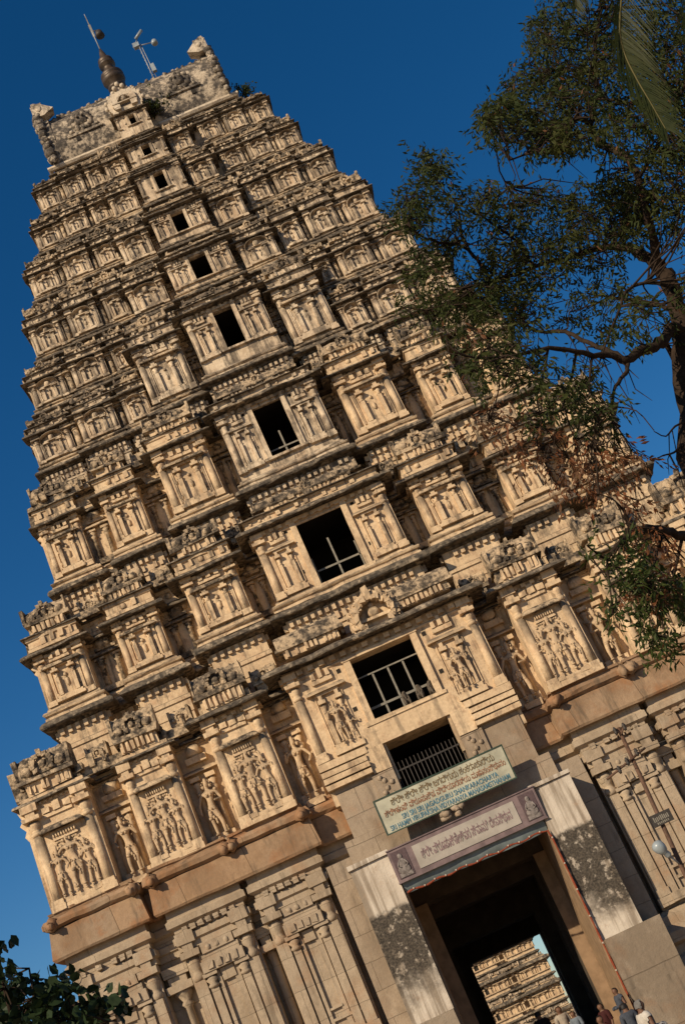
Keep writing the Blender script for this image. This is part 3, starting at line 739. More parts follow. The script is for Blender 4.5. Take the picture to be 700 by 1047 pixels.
# ---------------- C: central bays with the windows
for k, (xc, z0, w0, w1, hw, ze) in enumerate(C):
    y = (plA(z0) if k else .12)-(.35 if k == 0 else .80); s = (1.0, .9, .8, .7, .52, .48, .44, .4, .34)[k]
    mat = CREAM if k < 2 else AGED
    zband = 9.9 if k == 0 else C[k-1][5]+.22*s
    yb = y+(1.3 if k < 4 else 1.1)
    wb = MB()
    zt = ze+.25*s
    yl = y+.34*s+.06
    wb.box(-xc, -hw, y, yl, zband, zt); wb.box(hw, xc, y, yl, zband, zt)
    wb.box(-xc, -xc+.3*s, yl+.002, yb, zband, zt); wb.box(xc-.3*s, xc, yl+.002, yb, zband, zt)
    wb.box(-hw, hw, y, yl, w1, zt-.003); wb.box(-xc+.3*s, xc-.3*s, yl+.003, yb, ze+.02, zt-.004)
    wb.box(-hw, hw, y+.02, yl, (11.2 if k == 0 else zband), w0)
    st = tb(wb, 'central_bay', mat)
    P = [(-xc, yb), (-xc, y), (xc, y), (xc, yb)]
    if k: finish_level(st, mat, P, None, xc, y, zband, z0, ze, s)
    eave(st, P, ze, (.46*s+.05) if k else .60, dmat=mat)
    zw = max(z0+.88*s, w0-.25*s) if k else 11.35
    # window frame: plain jambs and lintel standing proud of the wall
    fbm = MB(); fwid = .2*s+.04
    for sx in (-1, 1): fbm.box(sx*hw, sx*(hw+fwid), y-.09*s-.02, y+.25, w0, w1+.02, .004)
    fbm.box(-hw-fwid-.04, hw+fwid+.04, y-.11*s-.03, y+.02, w1+.023, w1+.12*s+.03, .004)
    fbm.box(-hw-fwid-.1, hw+fwid+.1, y-.14*s-.03, y+.3, w0-.13*s, w0-.003, .012)
    tb(fbm, 'window_frame', mat, st)
    side = xc-hw-fwid
    for sx in (-1, 1):
        pw = .30*s+.03
        pb = MB(); pilaster(pb, sx*(xc-pw*.62), y, zw, ze-.12*s, pw*1.0); tb(pb, 'pilaster', mat, st)
        if side > .75:
            nb = MB(); X = sx*(hw+fwid+side*.42)
            niche(nb, X, y, zw+.05, ze-.2*s, min(side*.55, 1.0), False, .14*s+.03); nb.box(X-min(side*.28, .5), X+min(side*.28, .5), y-.012, y+.03, zw+.06, ze-.22*s); tb(nb, 'bay_niche', mat, st)
            if k == 0:
                sb = MB(); sb.place(FIGS[0], (X, y-.2, zw+.25), (ze-zw)*.48, sx, (ze-zw)*.5); sb.place(FIGS[3], (X-sx*.33, y-.12, zw+.22), (ze-zw)*.3, sx)
                tb(sb, 'statue', STATUE, st)
    hb = MB(); hcb = MB()
    nxt = C[k+1][1] if k < 8 else 47.5
    if k == 0:
        for sx in (-1, 1):
            shala(hb, sx*2.05, y+.12, ze+.42, 2.5, .95, .42, .012, False, body=hcb)
        blocks(hb, -3.3, 3.3, y+.1, ze+.45, ze+.8, 8, (.05, .2))
    elif k < 8:
        hs = min((nxt-ze)*.44, 1.0*s)
        if nxt-ze > .7:
            hs *= .7; attic(st, P, ze+.24*s, ze+.3*s+hs*.45, s, mat); shala(hb, 0, y+.15, ze+.38*s+hs*.45, xc*1.7, hs, .30*s, .02, body=hcb)
        blocks(hb, -xc*.9, xc*.9, y+.08, ze+.38*s+hs*.4, ze+.4*s+hs*.8, 9, (.05, .22*s))
    if hb.v: tb(hb, 'shrine_roof', SHRINE, st)
    if hcb.v and k: tb(hcb, 'shrine_body', mat, st)
    if k == 0:
        for q_ in (-1, 1):
            half = MB(); keep = [f for f in hcb.f if q_*hcb.v[f[0]][0] > 0]; us = sorted({i for f in keep for i in f}); mp = {u: i for i, u in enumerate(us)}
            half.add([hcb.v[u] for u in us], [tuple(mp[i] for i in f) for f in keep]); tb(half, 'shrine_body', mat, st)
        # horseshoe arch with a seated figure above the lowest window
        ab = MB(); cx, cz = .33, 15.32; rr = .60
        for i in range(34):
            a = rad(-38)+rad(256)*i/33
            for q_, dp_, rr_ in ((1.0, .34, .085), (1.17, .24, .085), (1.34, .14, .075)):
                ra = rr*q_*R.uniform(.96, 1.05); zq = cz+ra*math.sin(a)*1.0
                ab.box(cx+ra*math.cos(a)*1.05-rr_, cx+ra*math.cos(a)*1.05+rr_, y-dp_-R.uniform(0, .08), y+.05, zq-rr_*R.uniform(.7, 1.3), zq+rr_*R.uniform(.7, 1.3), .035)
        ab.box(cx-.12, cx+.12, y-.4, y, cz+rr*1.1, cz+rr*1.75, .03)
        ab.box(cx-.85, cx-.55, y-.35, y+.1, ze+.3, cz-.2, .02); ab.box(cx+.55, cx+.85, y-.35, y+.1, ze+.3, cz-.2, .02)
        tb(ab, 'horseshoe_arch', STATUE, st)
        fb = MB(); fb.box(cx-.55, cx+.55, y-.2, y+.05, cz-.14, cz-.04, .01); fb.ball((cx, y-.1, cz+.13), .2, 8, (1.2, .8, 1)); fb.ball((cx, y-.12, cz+.38), .11, 8)
        fb.box(cx-.62, cx+.62, y+.0, y+.1, ze+.3, cz+.7)
        tb(fb, 'statue', CREAM, st)
    # small dark plugs proud of the wall, painting the shade inside scaffold holes
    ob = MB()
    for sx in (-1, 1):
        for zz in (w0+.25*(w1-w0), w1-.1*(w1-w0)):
            if side > .4: ob = MB(); ob.box(sx*(hw+fwid+.18*s+.05)-.05*s-.02, sx*(hw+fwid+.18*s+.05)+.05*s+.02, y-.012, y+.1, zz, zz+.13*s+.02); tb(ob, 'socket_shade_plug', ROOMDARK, st)
    # chamber floor, lining behind the window
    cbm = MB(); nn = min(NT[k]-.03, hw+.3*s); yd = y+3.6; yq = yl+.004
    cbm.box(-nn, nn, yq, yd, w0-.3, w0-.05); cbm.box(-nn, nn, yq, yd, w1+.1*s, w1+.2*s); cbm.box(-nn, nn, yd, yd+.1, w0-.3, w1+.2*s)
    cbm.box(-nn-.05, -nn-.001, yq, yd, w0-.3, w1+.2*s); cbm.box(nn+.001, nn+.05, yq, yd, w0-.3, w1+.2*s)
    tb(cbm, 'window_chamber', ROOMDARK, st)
    if k in (0, 1, 2):
        gb = MB(); t = .035; yy = y+.35
        if k == 0:
            for i in range(1, 4): gb.box(-hw+2*hw*i/4-t, -hw+2*hw*i/4+t, yy, yy+.06, w0, w1-.55)
            gb.box(-hw, hw, yy-.02, yy+.0-.002, w0+.45, w0+.53); gb.box(-hw, hw, yy-.02, yy-.002, w1-.6, w1-.55)
        elif k == 1:
            gb.box(-t, t, yy, yy+.06, w0, w1-.9); gb.box(-hw, hw, yy-.02, yy-.002, w0+.62, w0+.69)
            gb.box(-hw+.02, -hw+.07, yy-.02, yy-.002, w0, w0+1.2); gb.box(hw-.07, hw-.02, yy-.02, yy-.002, w0, w0+1.2)
        else:
            gb.box(.05-t, .05+t, yy, yy+.05, w0, w1-1.2); gb.box(-hw, hw, yy-.02, yy-.002, w0+.4, w0+.46)
        tb(gb, 'window_bars', PALEBAR, st)
    if k >= 8:
        ab = MB(); cx, cz = 0, 46.2
        for rr, dpt, m_ in ((.70, .12, 22), (.48, .26, 18)):
            for i in range(m_+1):
                a = rad(-30)+rad(240)*i/m_
                ab.box(cx+rr*math.cos(a)-.14, cx+rr*math.cos(a)+.14, y-dpt, y+1.2, cz+rr*math.sin(a)-.14, cz+rr*math.sin(a)+.14, .012)
        ab.box(-.75, .75, y-.1, y+1.2, ze+.2, ze+.45, .01); ab.box(-.5, .5, y+.1, y+1.2, ze+.45, cz+.3, .01)
        small_eave(ab, -.42, .42, y-.1, cz-.05, .2); ab.ball((0, y-.05, cz+.3), .2, 8)
        for i in range(9):
            a = PI*i/8; ab.ball((.92*math.cos(a), y-.05, cz+.88*math.sin(a)), .12, 6)
        for t in (-.2, 0, .2): ab.ball((t, y-.2, cz+1.12-abs(t)), .13, 6)
        tb(ab, 'horseshoe_arch', PALE, st)

# ---------------- barrel roof
yr = plA(44.4)+.12
rb = MB(); RW = 4.4; RX = .28
rb.box(RX-RW-.15, RX+RW+.15, yr, yr+4.6, 43.5, 44.4)
rp = [(.15,44.95),(.28,45.3),(.40,45.9),(.40,46.6),(.25,47.3),(-.2,47.95),(-.95,48.4),(-1.6,48.65),(-2.2,48.72),(-2.9,48.65),(-3.6,48.3),(-4.2,47.6),(-4.45,46.6),(-4.5,45.4),(-4.45,44.95)]
rb2 = MB(); n_ = len(rp); ks = 40; vs = []
for i in range(ks+1):
    x = RX-RW+2*RW*i/ks
    for q, (o, z) in enumerate(rp): vs.append((x, yr-.05-o+.03*nz(x, o, z, 1.5), z+.06*nz(x+4, o, z, .9)))
fs = [(i*n_+q, (i+1)*n_+q, (i+1)*n_+q+1, i*n_+q+1) for i in range(ks) for q in range(n_-1)]+[tuple(range(n_)), tuple(range(ks*n_+n_-1, ks*n_-1, -1))]
rb2.add(vs, fs); 
roof = tb(rb2, 'barrel_roof', ROOFM)
tb(rb, 'roof_plinth', AGED, roof)
Pr = [(RX-4.75, yr+4.7), (RX-4.75, yr-.1), (RX+4.75, yr-.1), (RX+4.75, yr+4.7)]
cb = MB(); cb.sweep(Pr, slab_prof(44.4, .5), .3, .02, chip=.05); cb.box(RX-4.7, RX+4.7, yr-.05, yr+4.6, 44.5, 44.92); tb(cb, 'cornice', LEDGE, roof)
cb = MB(); cb.sweep(Pr, [(0,44.8),(.12,44.8),(.2,44.9),(.2,45.0),(.05,45.1),(0,45.12)], .3, .015); tb(cb, 'roof_moulding', PALE, roof)
db = MB(); db.sweep(Pr, band_prof(43.7, 44.38, .5)); dentils(db, Pr, .02, 44.22, 44.36, .16, .08); dentils(db, Pr, .02, 43.98, 44.12, .16, .06)
for sx in (-1, 1):
    for i in range(5): niche(db, sx*(1.3+i*.8), yr-.12, 43.0, 43.75, .5, False, .08)
tb(db, 'dentil_band', AGED, roof)
for sx in (-1, 1):
    gb = MB(); gp = [(.25,44.95),(.42,45.6),(.52,46.4),(.38,47.2),(.1,47.9),(-.05,48.5),(.15,48.75),(.2,49.0),(-.2,49.1),(-.9,49.2),(-1.5,49.3),(-2.2,49.35),(-2.9,49.3),(-3.5,49.2),(-4.3,49.0),(-4.8,48.8),(-4.5,48.4),(-4.75,47.2),(-4.85,46.2),(-4.75,44.95)]
    x0, x1 = sorted((RX+sx*(RW-.35), RX+sx*(RW+.22)))
    tp = .25
    a = [(x0+.02*R.random(), yr-o, z) for o, z in gp]; b = [(x1, yr-o, z) for o, z in gp]
    m_ = len(gp); gb.add(a+b, [tuple(range(m_)), tuple(range(2*m_-1, m_-1, -1))]+[(i, (i+1) % m_, (i+1) % m_+m_, i+m_) for i in range(m_)])
    for i in range(8):
        t = (i+.3)/8; zz = 45.1+t*3.2; oo = .5+.1*math.sin(t*3)-.5*max(0, t-.5); q_ = R.uniform(.16, .26)
        gb.ball((RX+sx*(RW+.1), yr-oo, zz), q_, 6, (1.1, .7, 1.1), .28)
        gb.ball((RX+sx*(RW+.25), yr-oo+.25, zz+.1), q_*.9, 6, (.8, .9, 1.1), .25)
    tb(gb, 'gable', ROOFM, roof)
    gb = MB()
    hp = [(-.85, 48.25), (-.62, 48.5), (-.36, 48.68), (.0, 48.95), (.14, 48.9), (.16, 48.75), (.22, 48.75), (.22, 48.1), (-.3, 48.0)]
    m_ = len(hp); gb.add([(RX+sx*(RW+a), yr-.42+.06*(i % 2), z) for i, (a, z) in enumerate(hp)]+[(RX+sx*(RW+a*.9), yr+.1, z-.02) for a, z in hp], [tuple(range(m_)), tuple(range(2*m_-1, m_-1, -1))]+[(i, (i+1) % m_, (i+1) % m_+m_, i+m_) for i in range(m_)])
    gb.ball((RX+sx*(RW-.15), yr-.42, 48.45), .13, 7, (1.3, .5, 1.2), .2)
    tb(gb, 'gable_horn', HORNM, roof)
    fb = MB(); fx = RX+sx*2.55
    for i in range(11):
        a_ = 2*PI*i/11; fb.ball((fx+.42*math.cos(a_), yr-.46, 46.75+.42*math.sin(a_)), .2, 6, (1, .7, 1), .25)
    fb.ball((fx, yr-.52, 46.75), .33, 8, (1, .7, 1), .15)
    for e_ in (-.13, .13): fb.ball((fx+e_, yr-.76, 46.83), .08, 6)
    fb.box(fx-.9, fx+.9, yr-.55, yr, 46.0, 46.12, .02)
    for t in (-.65, .65): fb.ball((fx+t, yr-.48, 46.25), .13, 6)
    tb(fb, 'carved_mask', ROOFM, roof)
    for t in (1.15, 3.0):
        ob = MB(); ob.box(RX+sx*t-.1, RX+sx*t+.1, yr-.465, yr+.1, 45.7, 45.92); tb(ob, 'socket_shade_plug', ROOMDARK, roof)  # dark plug on the surface, its colour stands for a hole's shade
kb = MB()
for i in range(24):
    x = RX-3.9+7.8*i/23+R.uniform(-.08, .08)
    if i in (4, 9, 17): continue
    kb.ball((x, yr+.75+.1*R.random(), 48.58), R.uniform(.09, .16), 6, (1, 1, 1.1), .25)
kb.box(RX-4.1, RX+4.1, yr+.65, yr+1.0, 48.3, 48.52, .03); tb(kb, 'ridge_knobs', ROOFM, roof)
# copper finial
fb = MB(); fy = yr+1.3
fb.lathe((.05, fy, 48.1), [(.75,0),(.8,.2),(.46,.55),(.36,.9),(.32,1.15),(.46,1.22),(.47,1.36),(.33,1.42),(.33,1.5),(.54,1.66),(.60,1.8),(.60,1.92),(.53,1.97),(.60,2.03),(.58,2.2),(.36,2.42),(.28,2.5),(.26,2.78),(.42,2.86),(.43,3.02),(.36,3.06),(.40,3.12),(.38,3.26),(.22,3.36),(.15,3.75),(.05,4.1)], 16)
fin = tb(fb, 'roof_finial', COPPER)

# ---------------- granite base
gb = MB(); Wb = 13.1; y0 = .12; r = .62
bb = [(10.6, 13.1), (7.35, 9.65), (4.65, 6.85)]
yb = DEPTH-.1
(l, lf), (q, qf) = half_paths(Wb, y0, bb, r, 2.4, yb, DEPTH-1.5)
lf = lf[:-1]; qf = qf[1:]
for P in (lf, qf): gb.sweep(P, [(0, GZ), (0, 9.9)], closed=False)
for sx in (-1, 1): gb.box(sx*(Wb-.05), sx*2.45, yb-.05, yb+.05, GZ, 9.9)
floors(gb, Wb, y0, bb, r, 2.4, yb, 9.4, 9.9, 1.0)
base = tb(gb, 'granite_base', GRANITE)
for P in (l, q):
    mb_ = MB()
    mb_.sweep(P, [(0,GZ-.1),(.85,GZ-.1),(.85,.25),(.70,.35),(.70,.75),(.55,.85),(.62,1.05),(.66,1.3),(.55,1.5),(.35,1.6),(.35,1.85),(.60,1.95),(.62,2.25),(.30,2.45),(.28,2.75),(.08,2.9),(0,2.92)], .5, .012)
    tb(mb_, 'plinth_moulding', GRANITE, base)
    eb = MB(); eb.sweep(P, [(0,7.75),(.08,7.75),(.08,7.95),(.16,8.0),(.16,8.2),(.05,8.25),(.05,8.45),(.2,8.55),(.2,8.75),(.12,8.8),(.12,9.15),(0,9.15)], .6, .008); tb(eb, 'entablature', GRANITE, base)
    eb = MB(); eb.sweep(P, [(0,9.0),(.10,9.02),(.14,9.08),(.36,9.02),(.40,9.1),(.31,9.95),(.26,10.0),(0,10.0)], .45, .018, chip=.06); tb(eb, 'stone_beam', BEAMST, base)
    eb = MB(); eb.sweep(P, [(0,10.0),(.30,10.0),(.42,10.08),(.44,10.22),(.36,10.34),(.15,10.38),(.15,10.44),(.2,10.46),(.2,10.55),(0,10.56)], .3, .03, chip=.16); tb(eb, 'roll_moulding', BEAMST, base)
for sx in (-1, 1):
    for a, b in bb:
        x0, x1 = sorted((sx*a, sx*b)); X = (x0+x1)/2; w = x1-x0
        for qx in (x0+.24, x1-.24):
            pb = MB(); pilaster(pb, qx, y0, 3.0, 8.3, .40, .008, True); tb(pb, 'pilaster', GRANITE, base)
        nb = MB(); nw = w-.95
        # framed blind niche
        for qx in (X-nw*.40, X+nw*.40):
            nb.box(qx-.13, qx+.13, y0-.16, y0+.02, 3.3, 6.35, .006)
            nb.lathe((qx, y0-.08, 6.35), [(.13,0),(.2,.08),(.12,.16),(.22,.27),(.12,.36)], 8); nb.box(qx-.24, qx+.24, y0-.26, y0+.02, 6.72, 6.84, .006)
        nb.box(X-nw*.52, X+nw*.52, y0-.30, y0+.02, 6.84, 7.2, .008); nb.box(X-nw*.46, X+nw*.46, y0-.2, y0+.02, 7.2, 7.42, .008); nb.box(X-nw*.40, X+nw*.40, y0-.26, y0+.02, 7.42, 7.72, .01)
        nb.box(X-nw*.55, X+nw*.55, y0-.3, y0+.02, 3.02, 3.3, .008)
        nb.box(X-nw*.26, X-nw*.18, y0-.10, y0+.02, 3.3, 6.8); 
        for i in range(int(w/.3)):
            q = x0+.2+(w-.4)*(i+.5)/int(w/.3)
            if R.random() < .75: nb.box(q-.09, q+.09, y0-.24-R.uniform(0, .05), y0, 8.27, 8.44, .012)
        for t in (-.30, -.1, .1, .30): nb.box(X+t*nw-.09, X+t*nw+.09, y0-.36, y0, 6.9, 7.14, .015)
        for t in (-.22, 0, .22): nb.ball((X+t*nw, y0-.24, 7.56), .11, 6, (1, .7, 1), .25)
        nb.box(X-.20, X+.20, y0-.09, y0+.02, 4.3, 4.36, .006); nb.box(X+nw*.12, X+nw*.26, y0-.07, y0+.02, 3.3, 6.8, .006)
        for qx in (x0+.5, x1-.5): nb.box(qx-.05, qx+.05, y0-.08, y0+.02, 3.3, 7.6, .006)
        nb.box(X-nw*.16, X+nw*.16, y0-.12, y0+.02, 6.45, 6.8, .015)
        for zz in (3.62, 3.95): nb.box(X-nw*.55, X+nw*.55, y0-.1, y0+.02, zz, zz+.09, .01)
        tb(nb, 'blind_niche', GRANITE, base)
        cbm = MB(); 
        for zz in (10.1,):
            for qx in (x0-.12, x1+.12):
                cbm = MB(); cbm.ball((qx, y0-.40, zz+.05), .26, 7, (1, 1, .9), .25); cbm.ball((qx, y0-.62, zz-.02), .14, 6, (1, 1, 1), .25); tb(cbm, 'lion_head', BEAMST, base)
    for a, b in ((9.65, 10.6), (6.85, 7.35)):
        x0, x1 = sorted((sx*a, sx*b)); X = (x0+x1)/2; yy = y0+r
        nb = MB(); q_ = min(1.0, (x1-x0)/.9)
        nb.lathe((X, yy-.12, 3.0), [(.2,0),(.42*q_,.05),(.42*q_,.25),(.3*q_,.32),(.36*q_,.6),(.44*q_,.9),(.34*q_,1.2),(.2*q_,1.32),(.26*q_,1.4),(.15,1.5),(.14,3.2),(.24*q_,3.3),(.14,3.4),(.3*q_,3.62),(.32*q_,3.72)], 10)
        nb.box(X-.44*q_, X+.44*q_, yy-.5, yy+.02, 6.72, 6.95, .01); nb.box(X-.3*q_, X+.3*q_, yy-.4, yy+.02, 6.95, 7.2, .01); nb.box(X-.42*q_, X+.42*q_, yy-.46, yy+.02, 7.2, 7.5, .01)
        tb(nb, 'pot_pilaster', GRANITE, base)
# centre block: masonry round the doorway and the railed opening above it
mb_ = MB(); yc = -.28
for sx in (-1, 1):
    mb_.box(sx*1.18, sx*3.25, yc, 1.2, 8.75, 11.2)
    mb_.box(sx*2.42, sx*3.6, yc, .9, GZ, 8.747)
    mb_.box(sx*3.602, sx*4.45, -.10, 1.0, GZ, 8.3)
mb_.box(-2.42, 2.42, yc+.003, 1.2, 7.05, 8.747)
tb(mb_, 'gate_masonry', BLOCKS, base)
mb_ = MB()
mb_.box(-1.75, 1.75, -.36, 1.0, 11.18, 11.97, .012); mb_.box(-3.45, -1.75, -.42, 1.0, 11.1, 11.33, .01); mb_.box(1.75, 3.45, -.42, 1.0, 11.1, 11.33, .01)
for sx in (-1, 1):
    mb_.box(sx*1.2, sx*1.85, -.40, .9, 10.35, 11.17, .01)
    for zz, o in ((10.42, .1), (10.62, .16), (10.86, .08)): mb_.box(sx*1.85, sx*3.45, -.40-o, .6, zz, zz+.17, .01)
tb(mb_, 'opening_surround', CREAM, base)
for sx in (-1, 1):
    cb = MB(); x0, x1 = sorted((sx*1.22, sx*1.95)); cb.box(x0, x1, -.36, .5, 8.9, 10.33, .01)
    for i in range(10):
        a_ = i*.9; cb.ball((sx*1.58+.17*math.cos(a_*2), -.38, 9.0+i*.13), .09, 6, (1, .7, 1), .2)
    tb(cb, 'carved_jamb', BLOCKS, base)
rl = MB()
for i in range(17):
    x = -1.12+2.24*i/16; rl.tube([(x, -.15, 8.85), (x, -.15, 10.45)], .018, 5)
for zz in (9.0, 10.15): rl.box(-1.18, 1.18, -.17, -.13, zz, zz+.05)
tb(rl, 'railing', IRON, base)
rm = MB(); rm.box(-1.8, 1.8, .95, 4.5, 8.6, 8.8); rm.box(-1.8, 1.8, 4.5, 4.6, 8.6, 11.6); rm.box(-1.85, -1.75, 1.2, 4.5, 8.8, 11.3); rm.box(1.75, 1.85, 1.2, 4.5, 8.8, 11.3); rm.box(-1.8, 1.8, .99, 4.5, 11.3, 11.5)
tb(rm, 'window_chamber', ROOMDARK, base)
# whitewashed buttresses with moulding on top
for sx in (-1, 1):
    bt = MB(); x0, x1 = sorted((sx*2.44, sx*3.75))
    nseg = 12
    bt.box(x0, x1, -1.2, -.283, 2.85, 7.72, .006)
    bt.box(x0-.04, x1+.04, -1.27, -.284, 7.722, 7.86, .012)
    tb(bt, 'buttress', WASH, base)
    bt = MB(); x0, x1 = sorted((sx*2.44, sx*4.3)); bt.box(x0, x1, -1.62, .29, GZ, 1.25, .012); bt.box(x0+(.0 if sx > 0 else .05), x1-(.05 if sx > 0 else 0), -1.55, .29, 1.26, 2.845, .012)
    tb(bt, 'buttress_plinth', PLINTH, base)
# passage
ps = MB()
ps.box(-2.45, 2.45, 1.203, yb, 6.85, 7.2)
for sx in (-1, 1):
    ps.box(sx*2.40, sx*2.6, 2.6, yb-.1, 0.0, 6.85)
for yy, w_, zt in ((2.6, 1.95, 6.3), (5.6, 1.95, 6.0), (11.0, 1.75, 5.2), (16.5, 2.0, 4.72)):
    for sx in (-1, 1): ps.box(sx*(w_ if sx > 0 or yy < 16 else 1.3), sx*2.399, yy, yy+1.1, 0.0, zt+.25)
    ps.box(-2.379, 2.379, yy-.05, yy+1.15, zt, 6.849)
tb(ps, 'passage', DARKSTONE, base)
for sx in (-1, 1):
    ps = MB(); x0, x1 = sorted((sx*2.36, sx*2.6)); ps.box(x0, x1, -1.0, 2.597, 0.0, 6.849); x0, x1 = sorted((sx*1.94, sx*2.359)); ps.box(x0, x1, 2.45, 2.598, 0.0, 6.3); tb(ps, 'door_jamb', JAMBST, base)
fl = MB(); fl.box(-2.44, 2.44, -1.0, yb, GZ, 0.0); fl.box(-2.44, 2.44, -1.7, -1.003, GZ, -.3); tb(fl, 'passage_floor', BLOCKS, base)

# ================================================================== SIGNS, GARLAND, LAMPS
def text_mesh(body, size, loc, mat, name, parent, rotx=PI/2, width=None, ext=.006, bold=0.0):
    cu = bpy.data.curves.new(name, 'FONT'); cu.body = body; cu.size = size; cu.align_x = 'CENTER'; cu.align_y = 'CENTER'
    cu.extrude = ext; cu.resolution_u = 3; cu.offset = bold
    o = bpy.data.objects.new(name, cu); COL.objects.link(o)
    bpy.context.view_layer.update()
    dg = bpy.context.evaluated_depsgraph_get(); ev = o.evaluated_get(dg)
    me = bpy.data.meshes.new_from_object(ev)
    bpy.data.objects.remove(o); bpy.data.curves.remove(cu)
    xs = [v.co.x for v in me.vertices]
    if width and xs:
        w = max(xs)-min(xs); f = width/w; cx = (max(xs)+min(xs))/2
        for v in me.vertices: v.co.x = (v.co.x-cx)*f
    me.materials.clear()
    ob = finish(name, me, mat, parent)
    ob.location = loc; ob.rotation_euler = (rotx, 0, 0)
    return ob
# upper sign: cream board leaning out, four lines of lettering
ROT1 = rad(8)
s1 = empty('sign_board', (0.0, -1.12, 8.84)); s1.rotation_euler = (ROT1, 0, 0)
tag(s1, 'faded cream board lettered in brown, red and blue above the doorway', 'sign')
def lb(mb, name, mat, parent): return mb.build(name, mat, parent)
mb = MB(); mb.box(-2.2, 2.2, -.03, .06, -.535, .535, .004); lb(mb, 'board', SIGNCREAM, s1)
mb = MB()
for a in ((-2.24, 2.24, -.05, .09, .537, .575), (-2.24, 2.24, -.05, .09, -.575, -.537), (-2.24, -2.203, -.05, .09, -.537, .537), (2.203, 2.24, -.05, .09, -.537, .537)): mb.box(*a)
lb(mb, 'frame', SIGNEDGE, s1)
text_mesh('\u0cb6\u0ccd\u0cb0\u0cc0 \u0cb6\u0ccd\u0cb0\u0cc0 \u0cb6\u0ccd\u0cb0\u0cc0 \u0c9c\u0c97\u0ca6\u0ccd\u0c97\u0cc1\u0cb0\u0cc1 \u0cb6\u0c82\u0c95\u0cb0\u0cbe\u0c9a\u0cbe\u0cb0\u0ccd\u0caf', .31, (.05, -.036, .31), TXT_BROWN, 'lettering', s1, width=3.55)
text_mesh('\u0cb6\u0ccd\u0cb0\u0cc0\u0cb9\u0c82\u0caa\u0cbf \u0cb5\u0cbf\u0cb0\u0cc2\u0caa\u0cbe\u0c95\u0ccd\u0cb7 \u0cb5\u0cbf\u0ca6\u0ccd\u0caf\u0cbe\u0cb0\u0ca3\u0ccd\u0caf \u0cae\u0cb9\u0cbe\u0cb8\u0c82\u0cb8\u0ccd\u0ca5\u0cbe\u0ca8\u0c82', .28, (.02, -.036, .03), TXT_RED, 'lettering', s1, width=4.15)
text_mesh('SRI SRI SRI JAGADGURU SHANKARACHARYA', .23, (.08, -.036, -.225), TXT_BLUE, 'lettering', s1, width=3.3, bold=.003)
text_mesh('SRI HAMPI VIRUPAKSHA VIDYARANYA MAHASAMSTHANAM', .23, (0, -.036, -.43), TXT_BLUE, 'lettering', s1, width=4.1, bold=.003)
# lower sign
s2 = empty('sign_board', (0.03, -1.28, 7.28)); s2.rotation_euler = (rad(4), 0, 0)
tag(s2, 'mauve framed board with pale deity pictures at both ends, directly over the doorway', 'sign')
mb = MB(); mb.box(-2.5, 2.5, -.02, .06, -.50, .50, .004); lb(mb, 'board', SIGNMAUVE, s2)
mb = MB(); mb.box(-1.72, 1.72, -.045, -.021, -.36, .36, .003); lb(mb, 'name_panel', SIGNGREY, s2)
for sx in (-1, 1):
    mb = MB(); mb.box(sx*1.92, sx*2.42, -.04, -.021, -.42, .42); pc = lb(mb, 'picture_panel', cloth('dim_picture_ground', (0.12,0.085,0.09)), s2)
    mb = MB(); X = sx*2.17
    mb.ball((X, -.05, -.18), .2, 10, (1.05, .1, .75)); mb.ball((X, -.052, .03), .125, 10, (1, .12, 1.2)); mb.ball((X, -.054, .23), .075, 8, (1, .2, 1.2)); mb.box(X-.21, X+.21, -.055, -.042, -.40, -.27)
    for q in (-1, 1): mb.tube([(X+q*.1, -.052, .1), (X+q*.17, -.052, -.05), (X+q*.06, -.055, -.12)], .025, 5)
    lb(mb, 'painted_figure', plain('pale_picture_paint', (0.27,0.235,0.215), .6, 9), s2)
text_mesh('\u0cb6\u0ccd\u0cb0\u0cc0 \u0cb5\u0cbf\u0cb0\u0cc2\u0caa\u0cbe\u0c95\u0ccd\u0cb7\u0cc7\u0cb6\u0ccd\u0cb5\u0cb0 \u0cb8\u0ccd\u0cb5\u0cbe\u0cae\u0cbf \u0ca6\u0cc7\u0cb5\u0cb8\u0ccd\u0ca5\u0cbe\u0ca8', .42, (0, -.049, 0), TXT_MAUVE, 'lettering', s2, width=3.05, bold=.004)
mb = MB()
mb.box(-2.52, 2.52, -.06, .08, .502, .535); mb.box(-2.52, 2.52, -.06, .08, -.535, -.502); lb(mb, 'frame', SIGNMAUVE, s2)
# tarpaulin strip and garland at the head of the door
mb = MB(); k = 26; vs = []
for i in range(k+1):
    x = -2.4+4.8*i/k
    for q, (yy, zz) in enumerate(((-1.17, 6.80), (-1.14, 6.62), (-1.05, 6.50), (-1.0, 6.42))):
        vs.append((x, yy+.05*nz(x, q, 2, 1.3), zz+.06*nz(x, q*.3, 7, .8)))
mb.add(vs, [(i*4+q, (i+1)*4+q, (i+1)*4+q+1, i*4+q+1) for i in range(k) for q in range(3)], True)
tag(mb.build('tarpaulin', TARP), 'pale blue tarpaulin strip sagging under the lower sign', 'tarpaulin')
gl = empty('garland', (0, -1.25, 6.5)); tag(gl, 'orange red garland with pale beads along the door head and right jamb', 'garland')
pts = [(-2.36+4.72*i/40, -1.27, 6.42+.03*math.sin(i*.9)) for i in range(41)]+[(2.40, -1.28, 6.4-.28*i) for i in range(1, 23)]
mb = MB(); L0 = Vector(gl.location)
mb.tube([Vector(p)-L0 for p in pts], [.030+.010*math.sin(i*2.2) for i in range(len(pts))], 6); lb(mb, 'flower_string', ORANGE, gl)
mb = MB()
for i in range(2, len(pts), 3): mb.ball(Vector(pts[i])-L0+Vector((0, -.03, .02)), .032, 6)
lb(mb, 'bead', BEAD, gl)['kind'] = 'stuff'
